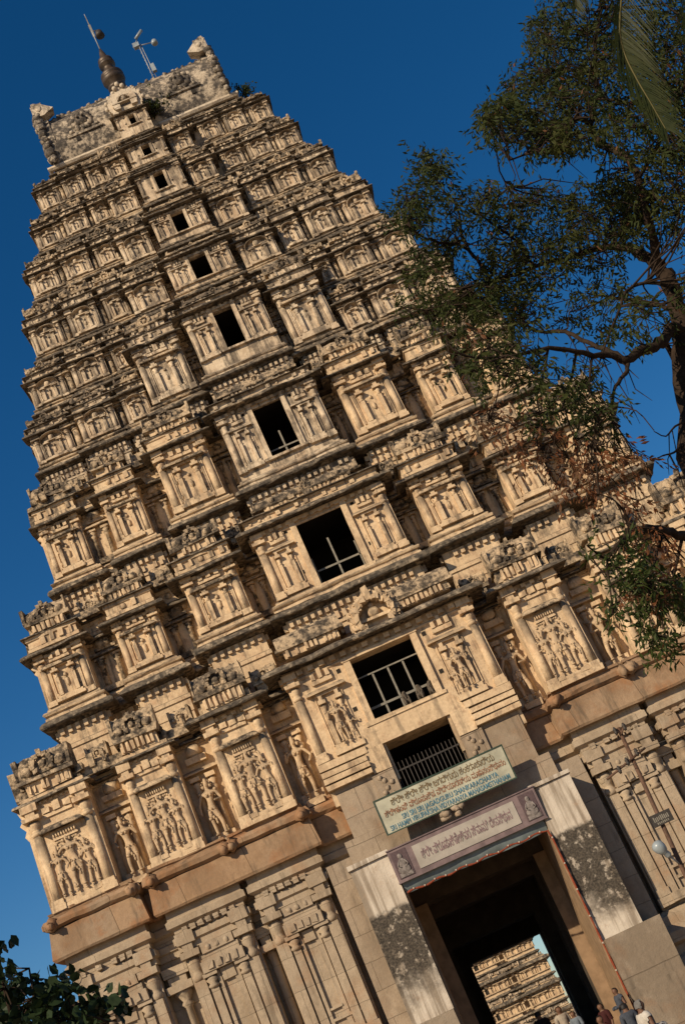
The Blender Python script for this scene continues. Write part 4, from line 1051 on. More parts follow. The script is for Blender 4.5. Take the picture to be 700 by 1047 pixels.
# small bundle over the lower sign
mb = MB()
for i in range(9): mb.ball((R.uniform(-.35, .25), -1.18+R.uniform(-.06, .06), 7.98+R.uniform(0, .22)), R.uniform(.08, .14), 6, (1.3, .8, .8), .3)
tag(mb.build('stone_carving', BLOCKS), 'small worn carving squeezed between the two door signs', 'carving')

# things on the roof
rod = empty('temple_flagstaff', (.05, fy, 51.9)); tag(rod, 'thin rod with pennant and hanging bell on top of the copper finial', 'rod')
mb = MB(); mb.tube([(0,0,0), (0,0,2.9)], [.035,.02], 6); lb(mb, 'rod', STEEL, rod)
mb = MB(); mb.box(-.06, .06, -.02, .02, 1.2, 2.1); mb.box(-.02, .02, -.03, .03, 2.1, 2.75); lb(mb, 'pennant', PALEBAR, rod)
mb = MB(); mb.lathe((.30, 0, 1.1), [(.24,0),(.20,.18),(.17,.34),(.05,.42)], 10); mb.tube([(0,0,1.6), (.33,0,1.56)], .025, 5); lb(mb, 'bell', IRON, rod)
lp = at_y(157, 77, yr+2.2); fl_ = empty('floodlight_mast', lp); tag(fl_, 'slender grey mast with two floodlights on the roof ridge', 'light mast')
mb = MB()
for a in range(3):
    q = 2*PI*a/3; mb.tube([(.11*math.cos(q), .11*math.sin(q), -.6), (.08*math.cos(q), .08*math.sin(q), 2.3)], .022, 5)
for i in range(9): mb.tube([(-.1, 0, -.3+.28*i), (.1, .05, -.1+.28*i)], .015, 4)
mb.tube([(-.35, 0, 2.25), (.75, 0, 2.05)], .03, 5); mb.tube([(-.3, 0, 2.25), (.1, 0, 2.75)], .025, 5); lb(mb, 'mast', STEEL, fl_)
mb = MB(); mb.lathe((.78, 0, 1.88), [(.15,0),(.18,.1),(.15,.24),(.06,.34)], 10); lb(mb, 'floodlight', LAMPW, fl_)
mb = MB(); mb.tube([(-.05, -.1, 2.62), (.42, -.15, 2.95)], [.07, .09], 8); lb(mb, 'floodlight', LAMPW, fl_)
mb = MB(); mb.box(-.32, .0, -.15, .1, 2.1, 2.35, .01); mb.box(.05, .25, -.2, -.02, .1, .6, .01); lb(mb, 'control_box', LAMPW, fl_)

# utility pole in front of the right-hand wall
PY = -5.0
ptop = at_y(631.5, 744, PY); pbot = at_y(696, 886, PY)
d_ = (ptop-pbot).normalized(); foot = Vector((pbot.x-(pbot.z-GZ)*d_.x/d_.z, PY, GZ))
up_ = empty('utility_pole', foot); tag(up_, 'rusty steel utility pole with crossarm, insulators and lamp right of the doorway', 'utility pole')
mb = MB(); mb.tube([(0,0,-.3), ptop-foot], [.085, .055], 8); lb(mb, 'pole', RUST, up_)
ca, cb_ = at_y(620, 797, PY-.08)-foot, at_y(659, 764.5, PY-.08)-foot
mb = MB(); mb.tube([ca, cb_], .035, 6); t1 = at_y(626.5, 744, PY-.08)-foot; t2 = at_y(638, 741, PY-.08)-foot; t3 = at_y(634.5, 751, PY-.08)-foot
mb.tube([t1, t3], .025, 6); mb.tube([t2, t3], .03, 6); lb(mb, 'crossarm', RUST, up_)
for px, py in ((632, 786), (640, 777.5), (649.5, 768), (628, 746.5), (637, 742)):
    p = at_y(px, py, PY-.1)-foot; mb = MB(); mb.lathe(p+Vector((0,0,-.07)), [(.03,-.08),(.06,0),(.035,.03),(.065,.07),(.04,.12),(.02,.16)], 8); lb(mb, 'insulator', IRON, up_)
p = at_y(676, 836.5, PY-.12)-foot
mb = MB(); mb.box(p.x-.30, p.x+.30, p.y-.02, p.y+.02, p.z-.17, p.z+.17, .004); pl_ = lb(mb, 'name_plate', IRON, up_)
lt = MB()
for i in range(9): lt.box(p.x-.24+.052*i, p.x-.21+.052*i, p.y-.026, p.y-.021, p.z-.02+R.uniform(-.03, .0), p.z+.09+R.uniform(-.02, .02))
for i in range(7): lt.box(p.x-.18+.052*i, p.x-.15+.052*i, p.y-.026, p.y-.021, p.z-.13, p.z-.07)
lb(lt, 'faded_marks', PALEBAR, pl_)
la, lb_, lc = at_y(668, 862, PY-.5)-foot, at_y(685, 876, PY-.4)-foot, at_y(695, 884, PY)-foot
mb = MB(); ax = (lb_-la); mb.tube([la-ax*.02, la+ax*.03, la+ax*.18, la+ax*.42, la+ax*.60, la+ax*.68, la+ax*.88, la+ax*1.0], [.04, .12, .18, .17, .13, .085, .095, .05], 12); lb(mb, 'lamp_head', LAMPW, up_)
mb = MB(); mb.tube([lb_, lb_.lerp(lc, .5), lc], .03, 6); lb(mb, 'lamp_arm', STEEL, up_)
wq = MB()
for a, b in ((at_y(632, 786, PY), (10.5, -9, 6.9)), (at_y(649.5, 768, PY), (11.5, -9, 7.4))):
    a = Vector(a)-foot; b = Vector(b)-foot
    wq.tube([a.lerp(b, i/8)-Vector((0,0,.5*math.sin(PI*i/8))) for i in range(9)], .009, 4, False)
lb(wq, 'wire', IRON, up_)

# monkeys on the sill
MT = skin_template([((0,0,.11),.085),((0,-.01,.22),.075),((0,-.03,.32),.05),((0,-.06,.40),.062),((0,-.11,.385),.032),
    ((-.07,-.10,.17),.04),((-.06,-.12,.02),.028),((.07,-.10,.17),.04),((.06,-.12,.02),.028),((-.08,-.05,.27),.03),((-.07,-.12,.14),.022),((.08,-.05,.27),.03),((.07,-.12,.14),.022),((0,.08,.05),.02),((.10,.12,.0),.014)],
    [(0,1),(1,2),(2,3),(3,4),(0,5),(5,6),(0,7),(7,8),(2,9),(9,10),(2,11),(11,12),(0,13),(13,14)], 1)
for px, py, sc, rz, lab in ((418.5, 721, 1.25, .3, 'grey monkey sitting alone on the lowest window sill'), (434, 713.5, 1.3, -.5, 'hunched monkey on the lowest window sill, left of a close pair'), (443.5, 709, 1.25, .7, 'monkey sitting at the right corner of the lowest window sill')):
    p = at_y(px, py+3, -.22)
    o = MB(); o.place(MT, (0, 0, 0), sc); mo = o.build('macaque', MONKEY); mo.location = (p.x, -.22, 11.975); mo.rotation_euler = (0, 0, rz)
    tag(mo, lab, 'macaque', 'monkeys on the window sill')

# ================================================================== GROUND
mb = MB(); mb.add([(-900,-900,GZ),(900,-900,GZ),(900,1600,GZ),(-900,1600,GZ)], [(0,1,2,3)])
tag(mb.build('ground', GROUND), None, None, None, 'structure')

# ================================================================== INNER GATEWAY seen through the passage
IY = 62.0
t2 = empty('inner_gateway', (0, IY, GZ)); 
tag(t2, 'smaller sunlit carved gateway seen through the dark doorway', 'temple tower')
icx = -1.6
def t2b(mb, name, mat, parent=None):
    o = mb.build(name, mat)
    if parent is None: o.parent = t2; o.matrix_parent_inverse = Matrix.Translation(-Vector(t2.location))
    else: o.parent = parent
    return o
lv = [(6.3, GZ, 1.5, 0), (6.3, 2.1, 3.5, .4), (6.15, 4.1, 5.4, .8), (5.75, 6.0, 7.2, 1.2), (4.8, 7.7, 8.7, 1.6), (4.1, 9.2, 10.1, 2.0)]
for k, (w, z0, ze, dy) in enumerate(lv):
    y = IY+dy; P = [(icx-w, y+6), (icx-w, y), (icx-w*.6, y), (icx-w*.6, y+.3), (icx-w*.45, y+.3), (icx-w*.45, y), (icx+w*.45, y), (icx+w*.45, y+.3), (icx+w*.6, y+.3), (icx+w*.6, y), (icx+w, y), (icx+w, y+6)]
    top = lv[k+1][1] if k < 5 else 13
    mb = MB(); mb.sweep(P, [(0, z0-.6), (0, ze+.3)], closed=False); mb.box(icx-w+.02, icx+w-.02, y+.32, y+6, ze+.05, ze+.28); mb.box(icx-w, icx+w, y+5.98, y+6, z0-.6, ze+.3)
    st = t2b(mb, 'storey', CREAM)
    mb = MB(); mb.sweep(P, slab_prof(z0, .5), .3, .02, chip=.05); t2b(mb, 'cornice', LEDGE, st)
    mb = MB(); mb.sweep(P, [(.03+a*.4, ze+b*.3) for a, b in EAVEP], .3, .02, chip=.15); t2b(mb, 'eave', LEDGE, st)
    mb = MB()
    for i in range(11):
        X = icx-w+w*2*(i+.5)/11; niche(mb, X, y, z0+.45, ze-.03, w*.14, i % 2 == 0, .12)
        pilaster(mb, X+w*.09, y, z0+.45, ze, .16)
    t2b(mb, 'bay_niche', CREAM, st)
    mb = MB()
    for i in range(9): shala(mb, icx-w+w*2*(i+.5)/9, y+.1, ze+.25, w*.19, (top-ze)*.42, .2, .03)
    blocks(mb, icx-w, icx+w, y, ze+.2, ze+.6, 22)
    t2b(mb, 'shrine_roof', AGED, st)
    mb = MB(); mb.box(icx+.5, icx+1.2, y-.01, y+.3, z0+.5, ze-.1); t2b(mb, 'window', ROOMDARK, st)  # solid dark block, shade of a window opening painted by its colour

# ================================================================== TREES
class Leaves:
    def __init__(s): s.v = []; s.f = []
    def leaf(s, p, d, n, L, W):
        d = d.normalized(); n = (n-d*n.dot(d))
        n = n.normalized() if n.length > 1e-4 else d.orthogonal().normalized()
        w = d.cross(n); b = len(s.v)
        s.v += [p, p+d*L*.45+w*W*.5+n*L*.04, p+d*L, p+d*L*.45-w*W*.5+n*L*.04]
        s.f += [(b, b+1, b+2), (b, b+2, b+3)]
    def round_leaf(s, p, d, n, L, W):
        d = d.normalized(); n = (n-d*n.dot(d)); n = n.normalized() if n.length > 1e-4 else d.orthogonal().normalized()
        w = d.cross(n); b = len(s.v)
        s.v += [p, p+d*L*.28+w*W*.46+n*L*.03, p+d*L*.62+w*W*.42+n*L*.02, p+d*L*.98-n*L*.06, p+d*L*.62-w*W*.42+n*L*.02, p+d*L*.28-w*W*.46+n*L*.03, p+d*L*.5-n*L*.02]
        s.f += [(b+6, b+i, b+(i+1) % 6) for i in range(6)]
    def build(s, name, mat, parent):
        me = bpy.data.meshes.new(name); me.from_pydata([tuple(v) for v in s.v], [], s.f); me.update()
        return finish(name, me, mat, parent)
def rv(): return Vector((R.gauss(0, 1), R.gauss(0, 1), R.gauss(0, 1))).normalized()

TY = -27.0
def pt(px, py, dy=0.0): return at_y(px, py, TY+dy)
LIMBS = [ # (photo x, photo y, depth offset m, radius px)
 [(738,640,0,19),(716,520,0,16),(705,440,.0,13),(699,390,.1,11),(697,350,.2,10),(694,318,.3,9.5),(688,295,.4,9),(677,278,.5,7.5),(668,269,.6,6.2),(654,260,.8,5.5),(647,254,1.0,5),(636,253,1.2,4.3),(622,252,1.4,3.6),(609,255,1.5,3.0),(586,262,1.6,2.6),(558,269,1.6,2.4),(530,279,1.4,2.3),(503,288,1.2,2.2)],
 [(677,278,.5,6.5),(671,265,.3,5),(667,239,.0,4.5),(663,223,-.2,4.2),(659,207,-.3,4),(652,183,-.3,3.8),(644,165,-.2,3.6),(631,155,0,3.5),(617,148,.2,3.3),(606,138,.3,3.2),(604,126,.3,3),(606,110,.4,2.8),(611,97,.5,2.6),(609,85,.5,2.4),(608,65,.6,2.1),(609,34,.6,1.7),(612,8,.7,1.3),(616,-20,.7,1)],
 [(604,126,.3,2.4),(590,122,-.2,2.2),(578,129,-.5,2.1),(565,140,-.8,1.9),(550,150,-1.0,1.6),(535,158,-1.2,1.2),(520,164,-1.3,.8)],
 [(609,82,.5,2),(597,74,.9,1.7),(582,72,1.2,1.5),(560,71,1.5,1.1),(540,66,1.7,.7)],
 [(652,183,-.3,2.4),(672,150,-.8,2.2),(690,110,-1.2,2),(705,70,-1.4,1.6),(720,30,-1.5,1.2)],
 [(609,100,.5,1.6),(625,102,.2,1.4),(643,105,0,1.2),(665,95,-.3,.9)],
 [(697,346,.2,7.5),(689,335,.0,6.5),(677,349,-.3,6),(663,356,-.5,5.8),(650,362,-.7,5.4),(641,369,-.8,4.8),(631,367,-.9,3.6),(620,363,-1.0,3.2),(605,364,-1.2,3),(589,359,-1.4,2.6),(560,356,-1.6,2.3),(537,361,-1.8,2),(506,366,-2.0,1.7),(477,364,-2.2,1.3),(463,357,-2.3,1.0),(455,345,-2.3,.7)],
 [(641,369,-.8,3.6),(629,363,-.5,3.2),(615,356,-.2,3),(599,350,0,2.6),(586,342,.2,2.3),(572,339,.4,2),(550,339,.6,1.6),(530,330,.8,1.2),(512,332,.9,.8)],
 [(641,370,-.8,2.8),(640,379,-.9,2.4),(634,388,-1.0,2.1),(627,399,-1.1,1.9),(625,416,-1.2,1.6),(626,432,-1.2,1.4),(630,449,-1.3,1.1),(638,466,-1.3,.7)],
 [(699,390,.1,5),(690,368,.4,3.6),(680,352,.2,2.6)],
 [(695,318,.3,3.4),(680,314,.8,2.6),(666,311,1.1,2.3),(640,307,1.4,2),(618,303,1.6,1.4),(600,300,1.8,.8)],
 [(688,293,.4,3),(672,290,-.2,2.2),(657,290,-.6,1.9),(640,298,-.8,1.7),(631,322,-.9,1.4),(620,348,-1.0,1.1),(612,372,-1.1,.7)],
 [(503,288,1.2,2),(491,270,1.1,1.9),(480,257,1.0,1.8),(472,240,.9,1.6),(469,218,.9,1.3),(462,203,.8,1.1),(450,192,.8,.8),(440,172,.8,.5)],
 [(480,257,1.0,1.4),(467,250,.6,1.2),(450,248,.2,1.1),(432,242,-.1,.8),(418,232,-.3,.5)],
 [(545,272,1.6,1.7),(526,245,1.3,1.5),(510,234,1.0,1.3),(494,222,.8,1.0),(480,205,.7,.6)],
 [(515,284,1.2,1.5),(487,291,.8,1.4),(469,298,.5,1.2),(455,314,.3,.9),(448,330,.2,.5)],
 [(487,291,.8,1.1),(468,294,1.2,.9),(446,289,1.4,.6),(425,296,1.5,.4)],
 [(526,262,1.3,1.1),(520,230,1.3,.9),(524,205,1.2,.7),(516,186,1.2,.4)],
 [(589,359,-1.4,1.6),(584,385,-1.2,1.4),(576,405,-1.1,1.2),(580,430,-1.0,.9),(590,455,-.9,.6)],
 [(560,356,-1.6,1.5),(556,380,-1.4,1.3),(548,405,-1.3,1.0),(553,430,-1.2,.8),(548,450,-1.1,.5)],
 [(605,364,-1.2,1.5),(602,395,-1.5,1.2),(612,420,-1.7,1.0),(606,450,-1.8,.6)],
 [(506,366,-2,1.1),(510,395,-1.8,.8),(502,425,-1.8,.5)],
 [(626,416,-1.2,1.0),(650,420,-1.5,.7),(668,440,-1.7,.5)],
 [(700,452,.0,1.6),(688,463,-.4,1.1),(677,466,-.6,.8),(668,470,-.8,.4)],
 [(704,430,0,1.6),(690,436,-.5,1.1),(680,446,-.9,.8),(668,441,-1.2,.5)],
 [(730,600,0,9),(712,556,-.8,6),(697,548,-1.2,5),(680,543,-1.5,4.6),(660,541,-1.8,4.4),(646,544,-2.0,4.2),(636,553,-2.2,3.6),(628,561,-2.3,2.4),(622,570,-2.3,1.4),(620,580,-2.3,1.2),(624,608,-2.4,.9),(626,628,-2.4,.6)],
 [(680,543,-1.5,2.4),(672,560,-1.6,1.8),(668,580,-1.8,1.4),(660,600,-1.9,.9)],
 [(697,548,-1.2,2.2),(690,580,-1.0,1.7),(682,610,-1.0,1.3),(672,640,-1.0,1.0),(668,660,-1.0,.6)],
 [(646,544,-2,1.6),(640,528,-2.1,1.2),(628,512,-2.3,.9),(612,505,-2.4,.5)],
 [(622,572,-2.3,1),(605,570,-2.2,.8),(590,566,-2.2,.4)],
]
tree = empty('shade_tree', pt(740, 700)); base_pt = pt(738, 640)
tree.location = (base_pt.x+.4, TY, GZ)
tag(tree, 'large dark green tree with twisting bare limbs spreading across the tower from the right', 'tree')
tm = MB(); nodes = []; TL = Vector(tree.location)
tm.tube([Vector((0, 0, -.4)), Vector((0, 0, .6)), (base_pt-TL)*.5+Vector((.1, 0, 0)), base_pt-TL], [.46, .36, .30, 19*px_size(base_pt)], 10)
for lm in LIMBS:
    P = [pt(*q[:3]) for q in lm]; rr = [q[3]*px_size(p) for q, p in zip(lm, P)]
    # smooth and roughen
    PP = []; RR = []
    for i in range(len(P)-1):
        p0, p1, p2, p3 = P[max(i-1, 0)], P[i], P[i+1], P[min(i+2, len(P)-1)]
        for t in (0, .33, .66):
            q = .5*((2*p1)+(p2-p0)*t+(2*p0-5*p1+4*p2-p3)*t*t+(3*p1-p0-3*p2+p3)*t**3)
            PP.append(q); RR.append(rr[i]*(1-t)+rr[i+1]*t)
    PP.append(P[-1]); RR.append(rr[-1])
    PP = [p+rv()*r*.35 if 0 < i < len(PP)-1 else p for i, (p, r) in enumerate(zip(PP, RR))]
    tm.tube([p-TL for p in PP], [r*R.uniform(.88, 1.12) for r in RR], 7)
    nodes += [(p, r) for p, r in zip(PP, RR) if r < 4*px_size(p)]
BLOBS = [ # photo x, y, rx, ry, depth offset, half depth, clusters, leaf kind
 (575,42,38,42,.9,1.2,150,0),(548,98,38,34,1.0,1.2,125,0),(520,125,28,24,-.6,1.0,85,0),(600,105,42,38,.5,1.3,120,0),(566,142,34,18,-.8,1.0,80,0),(505,118,16,14,-1,.8,28,0),
 (640,45,42,45,.2,1.4,140,0),(682,58,32,58,-1.0,1.4,130,0),(662,130,42,38,-.6,1.3,120,0),(690,190,26,45,-.4,1.2,85,0),(645,196,36,24,.2,1.2,75,0),(700,290,14,26,-.4,1.0,24,0),
 (610,214,46,30,1.2,1.3,120,0),(562,222,38,32,1.4,1.2,105,0),(540,270,42,26,1.4,1.2,95,0),(600,254,46,22,1.4,1.3,85,0),(652,232,22,16,.2,1.0,28,0),(612,312,40,26,1.4,1.3,62,0),(655,326,30,20,-.5,1.0,34,0),(640,345,24,12,-.5,1.0,22,0),
 (440,176,20,22,.8,.7,52,0),(424,212,20,28,-.2,.7,66,0),(456,224,22,24,.8,.7,40,0),(500,206,30,20,.9,.8,70,0),(522,246,30,22,1.2,.9,70,0),(446,268,36,24,.6,.9,66,0),(480,304,44,22,.7,1.0,100,0),(522,312,36,22,.9,1.0,80,0),(440,312,34,14,.4,.8,42,0),(500,270,20,18,1.1,.8,26,0),
 (500,345,46,18,-1.6,1.0,80,0),(522,378,44,18,-1.6,1.0,72,0),(583,385,34,20,-1.2,1.0,52,0),(556,412,30,20,-1.2,1.0,46,0),(600,420,26,22,-1.6,.9,42,0),(480,372,24,12,-2,.8,24,0),(622,440,18,14,-1.3,.8,14,0),
 (668,592,32,20,-1.8,.9,54,1),(652,560,26,14,-1.9,.8,34,1),(626,626,9,8,-2.4,.4,12,1),(672,656,16,9,-1.0,.6,22,1),(692,606,16,16,-1.2,.7,26,1),(640,580,22,18,-2.1,.7,22,1),(604,560,14,10,-2.2,.6,7,1),(655,625,14,7,-1.6,.6,10,1),
 (565,458,34,30,-1.1,.8,26,2),(602,470,22,18,-1.7,.7,30,2),(640,462,14,16,-1.4,.7,16,2),(542,438,22,18,-1.2,.7,11,2),(660,548,28,14,-1.8,.7,22,2),(502,428,20,22,-1.8,.7,16,2),(476,338,10,7,-2.1,.5,4,2),(520,468,14,22,-1.6,.6,10,2),(640,505,18,14,-2.1,.6,14,2),(655,600,30,20,-1.8,.8,26,2),(560,490,14,12,-1.2,.5,8,2),(600,500,14,10,-1.6,.5,8,2),
 (740,100,40,120,-.5,2.0,260,0),(760,300,40,90,.3,2.0,170,0),(640,-40,110,36,.3,2.0,260,0),
]
LV = [Leaves(), Leaves(), Leaves()]
tw = MB()
for bx, by, rx, ry, dy, hd, n, kind in BLOBS:
    n = int(n*(.85 if kind == 2 else 1.25 if by < 235 else .62 if by > 330 and bx < 660 else .9 if bx < 545 else .78))
    c = pt(bx, by, dy)
    hub = min(nodes, key=lambda q: (q[0]-c).length)[0]
    subs = []
    for i in range(n):
        while True:
            a, b = R.uniform(-1, 1), R.uniform(-1, 1)
            if a*a+b*b <= 1: break
        q = R.uniform(-1, 1)
        p = pt(bx+a*rx*1.04, by+b*ry*1.04, dy+q*hd)
        if kind < 2 and nz(p.x, p.y, p.z, 1.15) < -.16 and R.random() < .8: continue
        if i % 5 == 0 or not subs:
            src = min(nodes, key=lambda u: (u[0]-p).length)[0]
            if (src-p).length > 2.2: src = src.lerp(p, .3)
            mid = src.lerp(p, .5)+rv()*.14
            tw.tube([src-TL, src.lerp(p, .25)+rv()*.05-TL, mid-TL, p-TL], [.016, .013, .010, .005], 4, False)
            subs += [mid, p]
        else:
            src = min(subs, key=lambda u: (u-p).length)
            tw.tube([src-TL, src.lerp(p, .5)+rv()*.06-TL, p-TL], [.008, .006, .003], 3, False)
        dirn = (rv()*.8+Vector((R.uniform(-.4, .2), 0, -.55 if kind < 2 else -.9))).normalized()
        if kind == 2:
            for t in range(R.randint(7, 13)):
                LV[2].leaf(p+dirn*t*.035+rv()*.05-TL, (dirn+rv()*.5), rv(), R.uniform(.07, .12), R.uniform(.025, .04))
        else:
            m_ = R.randint(13, 19)
            tgt = LV[0] if kind == 0 else LV[1]
            side = dirn.orthogonal().normalized(); side.rotate(Matrix.Rotation(R.uniform(0, 6.28), 3, dirn))
            for t in range(m_):
                if R.random() < .012: g = LV[2]
                else: g = tgt
                o = p-dirn*.12+dirn*t*.028
                g.leaf(o+rv()*.055-TL, dirn*.7+side*(1 if t % 2 else -1)*.8+rv()*.45+Vector((0,0,-.25)), rv(), R.uniform(.08, .135), R.uniform(.024, .040))
for _ in range(110):                                           # bare hanging twigs
    src = R.choice([q for q in nodes])[0]; e = src+Vector((R.uniform(-.25, .25), R.uniform(-.2, .2), -R.uniform(.25, .8)))
    tw.tube([src-TL, src.lerp(e, .5)+rv()*.08-TL, e-TL], [.009, .007, .003], 4, False)
tr = tm.build('trunk', BARK, tree); tw.build('twigs', BARK, tree)
LV[0].build('crown', LEAF, tree); tag(LV[1].build('crown', LEAFDK if False else leafmat('fresh_green_leaf', (0.04,0.058,0.014), (0.055,0.07,0.016)), tree), 'greener low spray of leaves'); tag(LV[2].build('dry_pods', DRYLEAF, tree), 'hanging clusters of rust brown dry pods')

# coconut palm standing just outside the frame, fronds hanging in
PYY = -31.0
def pp(px, py, dy=0): return at_y(px, py, PYY+dy)
ptip = pp(735, -110); palm = empty('coconut_palm', (pp(830, 500).x, PYY, GZ)); PL = Vector(palm.location)
tag(palm, 'coconut palm whose feathery fronds hang into the top right corner', 'palm')
mb = MB(); kk = 26
mb.tube([PL.lerp(ptip, i/kk)+Vector((.5*math.sin(PI*i/kk), 0, 0))-PL for i in range(kk+1)], [.2+.012*(i % 2)-.05*i/kk for i in range(kk+1)], 10); mb.build('trunk', PALMBARK, palm)
def frond(pts, dys, spread, Ls, mat, name, n=52, sag=.55, droop=1.0):
    P = [pp(a, b, d) for (a, b), d in zip(pts, dys)]
    Q = []
    for i in range(len(P)-1):
        p0, p1, p2, p3 = P[max(i-1, 0)], P[i], P[i+1], P[min(i+2, len(P)-1)]
        for t in range(8):
            t /= 8; Q.append(.5*((2*p1)+(p2-p0)*t+(2*p0-5*p1+4*p2-p3)*t*t+(3*p1-p0-3*p2+p3)*t**3))
    Q.append(P[-1])
    mb = MB(); mb.tube([q-PL for q in Q], [.019-.014*i/len(Q) for i in range(len(Q))], 5); mb.build('rachis', RACHIS if mat is PALMLEAF else PALMDRY, palm)
    vs = []; fs = []
    for i in range(n):
        t = (i+.5)/n; k = t*(len(Q)-1); a = Q[int(k)].lerp(Q[min(int(k)+1, len(Q)-1)], k-int(k))
        tan = (Q[min(int(k)+1, len(Q)-1)]-Q[max(int(k)-1, 0)]).normalized()
        view = (a-CAM).normalized(); sd = tan.cross(view).normalized()
        for s_, sp in ((-1, spread[0]), (1, spread[1])):
            L = Ls*(.55+.6*math.sin(PI*min(1, t*.9+.12)))*R.uniform(.85, 1.1)
            d = (tan*(.55+.25*t)+sd*s_*sp+Vector((0,0,-.25*droop))+rv()*.08+view*R.uniform(-.35, .35)).normalized()
            w = (d.cross(view)).normalized()*R.uniform(.004, .0075); b = len(vs); q = a-PL
            p = q
            pts3 = [p]
            for st_ in range(4):
                d = (d+Vector((0,0,-sag*.28))).normalized(); p = p+d*L/4; pts3.append(p)
            for j_, pnt in enumerate(pts3):
                f = (1, 1.1, .9, .6, .1)[j_]; vs += [pnt-w*f, pnt+w*f]
            fs += [(b+2*j_, b+2*j_+1, b+2*j_+3, b+2*j_+2) for j_ in range(4)]
    me = bpy.data.meshes.new(name); me.from_pydata([tuple(v) for v in vs], [], fs); me.update(); finish(name, me, mat, palm)
frond([(735,-110),(672,-70),(640,-20),(633,25),(637,52),(650,80),(664,104),(680,132)], (0,.0,.1,.15,.2,.2,.2,.2), (.6, 1.0), .58, PALMLEAF, 'frond', 130, 1.25, 1.2)
frond([(735,-110),(670,-95),(615,-60),(592,-20),(588,8)], (0,.3,.6,.8,.9), (.7, .7), .36, PALMLEAF, 'frond', 60, .9)
frond([(735,-110),(715,-60),(704,-10),(712,30),(735,70)], (0,-.3,-.6,-.7,-.7), (.6, .6), .5, PALMLEAF, 'frond', 70, .8)
frond([(735,-110),(770,-100),(820,-60),(850,20)], (0,.3,.8,1), (.9, .9), .7, PALMLEAF, 'frond', 70, .8)
frond([(735,-110),(745,40),(732,150),(716,215),(706,258)], (0,-.2,-.3,-.3,-.3), (.12, .12), .3, PALMDRY, 'dry_frond', 70, .9, 2.0)

# dark leafy tree at the lower left
SY = -33.5
def sp_(px, py, dy=0): return at_y(px, py, SY+dy)
st_ = empty('leafy_tree', (sp_(20, 1120).x, SY, GZ)); SL = Vector(st_.location)
tag(st_, 'dark broad leaved treetop in the lower left corner', 'tree')
tm = MB(); sn = []
for lm in ([(10,1400,0,10),(20,1250,0,9),(25,1120,0,7),(30,1075,0,5),(40,1050,.1,3.5),(70,1030,.1,2.2),(100,1022,.1,1.4),(125,1020,.1,.8)], [(28,1085,0,3.5),(15,1050,-.1,2.6),(5,1010,-.2,2),(-5,960,-.2,1.4),(-2,935,-.2,.8)], [(40,1050,.1,2.2),(35,1020,.2,1.5),(30,990,.2,.8)], [(30,1075,0,2.2),(70,1055,-.2,1.5),(110,1045,-.3,.8)]):
    P = [sp_(*q[:3]) for q in lm]
    if lm[0][1] == 1400: P[0] = SL+Vector((0, 0, -.2))
    tm.tube([p-SL for p in P], [q[3]*px_size(p) for q, p in zip(lm, P)], 7); sn += P
lf_ = Leaves(); tw = MB()
for bx, by, rx, ry, dy, hd, n in ((28,1022,34,20,.1,.5,95),(72,1026,32,18,.1,.4,85),(112,1022,18,9,.1,.3,26),(2,962,9,26,-.2,.3,22),(5,1005,14,16,-.1,.4,26),(50,1046,60,14,0,.5,120),(62,1000,20,8,.2,.3,14),(-20,1010,30,60,0,.6,80),(40,1090,90,30,0,.8,150)):
    for i in range(int(n*(.34 if by < 1040 else .6))):
        a, b = R.uniform(-1, 1), R.uniform(-1, 1)
        if a*a+b*b > 1: continue
        p = sp_(bx+a*rx, by+b*ry, dy+R.uniform(-hd, hd)); src = min(sn, key=lambda u: (u-p).length)
        if i % 3 == 0: tw.tube([src-SL, src.lerp(p, .5)+rv()*.04-SL, p-SL], [.008, .006, .003], 4, False)
        d = (rv()+Vector((0,0,.1))).normalized()
        for t in range(R.randint(5, 8)):
            dd = (d+rv()*.9+Vector((0,0,-.3))).normalized()
            lf_.round_leaf(p+rv()*.055-SL, dd, rv(), R.uniform(.065, .11), R.uniform(.05, .08))
tm.build('trunk', BARK, st_); tw.build('twigs', BARK, st_); lf_.build('crown', LEAFDK, st_)

# tufts of green growing out of the tower
def tuft(p, r, n, lab):
    o = empty('sapling', p); tag(o, lab, 'plant', 'saplings growing on the tower')
    lf = Leaves(); mb = MB()
    for i in range(n):
        q = Vector((R.gauss(0, r*.45), R.uniform(-r*.7, .1), abs(R.gauss(0, r*.5))))
        if i % 4 == 0: mb.tube([(0, .1, 0), q*.5+rv()*.03, q], [.02, .012, .005], 4, False)
        for t in range(5): lf.leaf(q+rv()*.1, rv(), rv(), R.uniform(.12, .2), .09)
    mb.build('stem', BARK, o); lf.build('foliage', LEAF, o)
tuft(at_y(159, 117, yr-.5), .75, 60, 'green sapling rooted right of the small roof shrine')
tuft(at_y(252, 100, yr+.6), .7, 50, 'dark bush growing at the right end of the roof cornice')
tuft(at_y(680, 618, 0.0), .5, 30, 'weedy plant growing above the right stone beam')

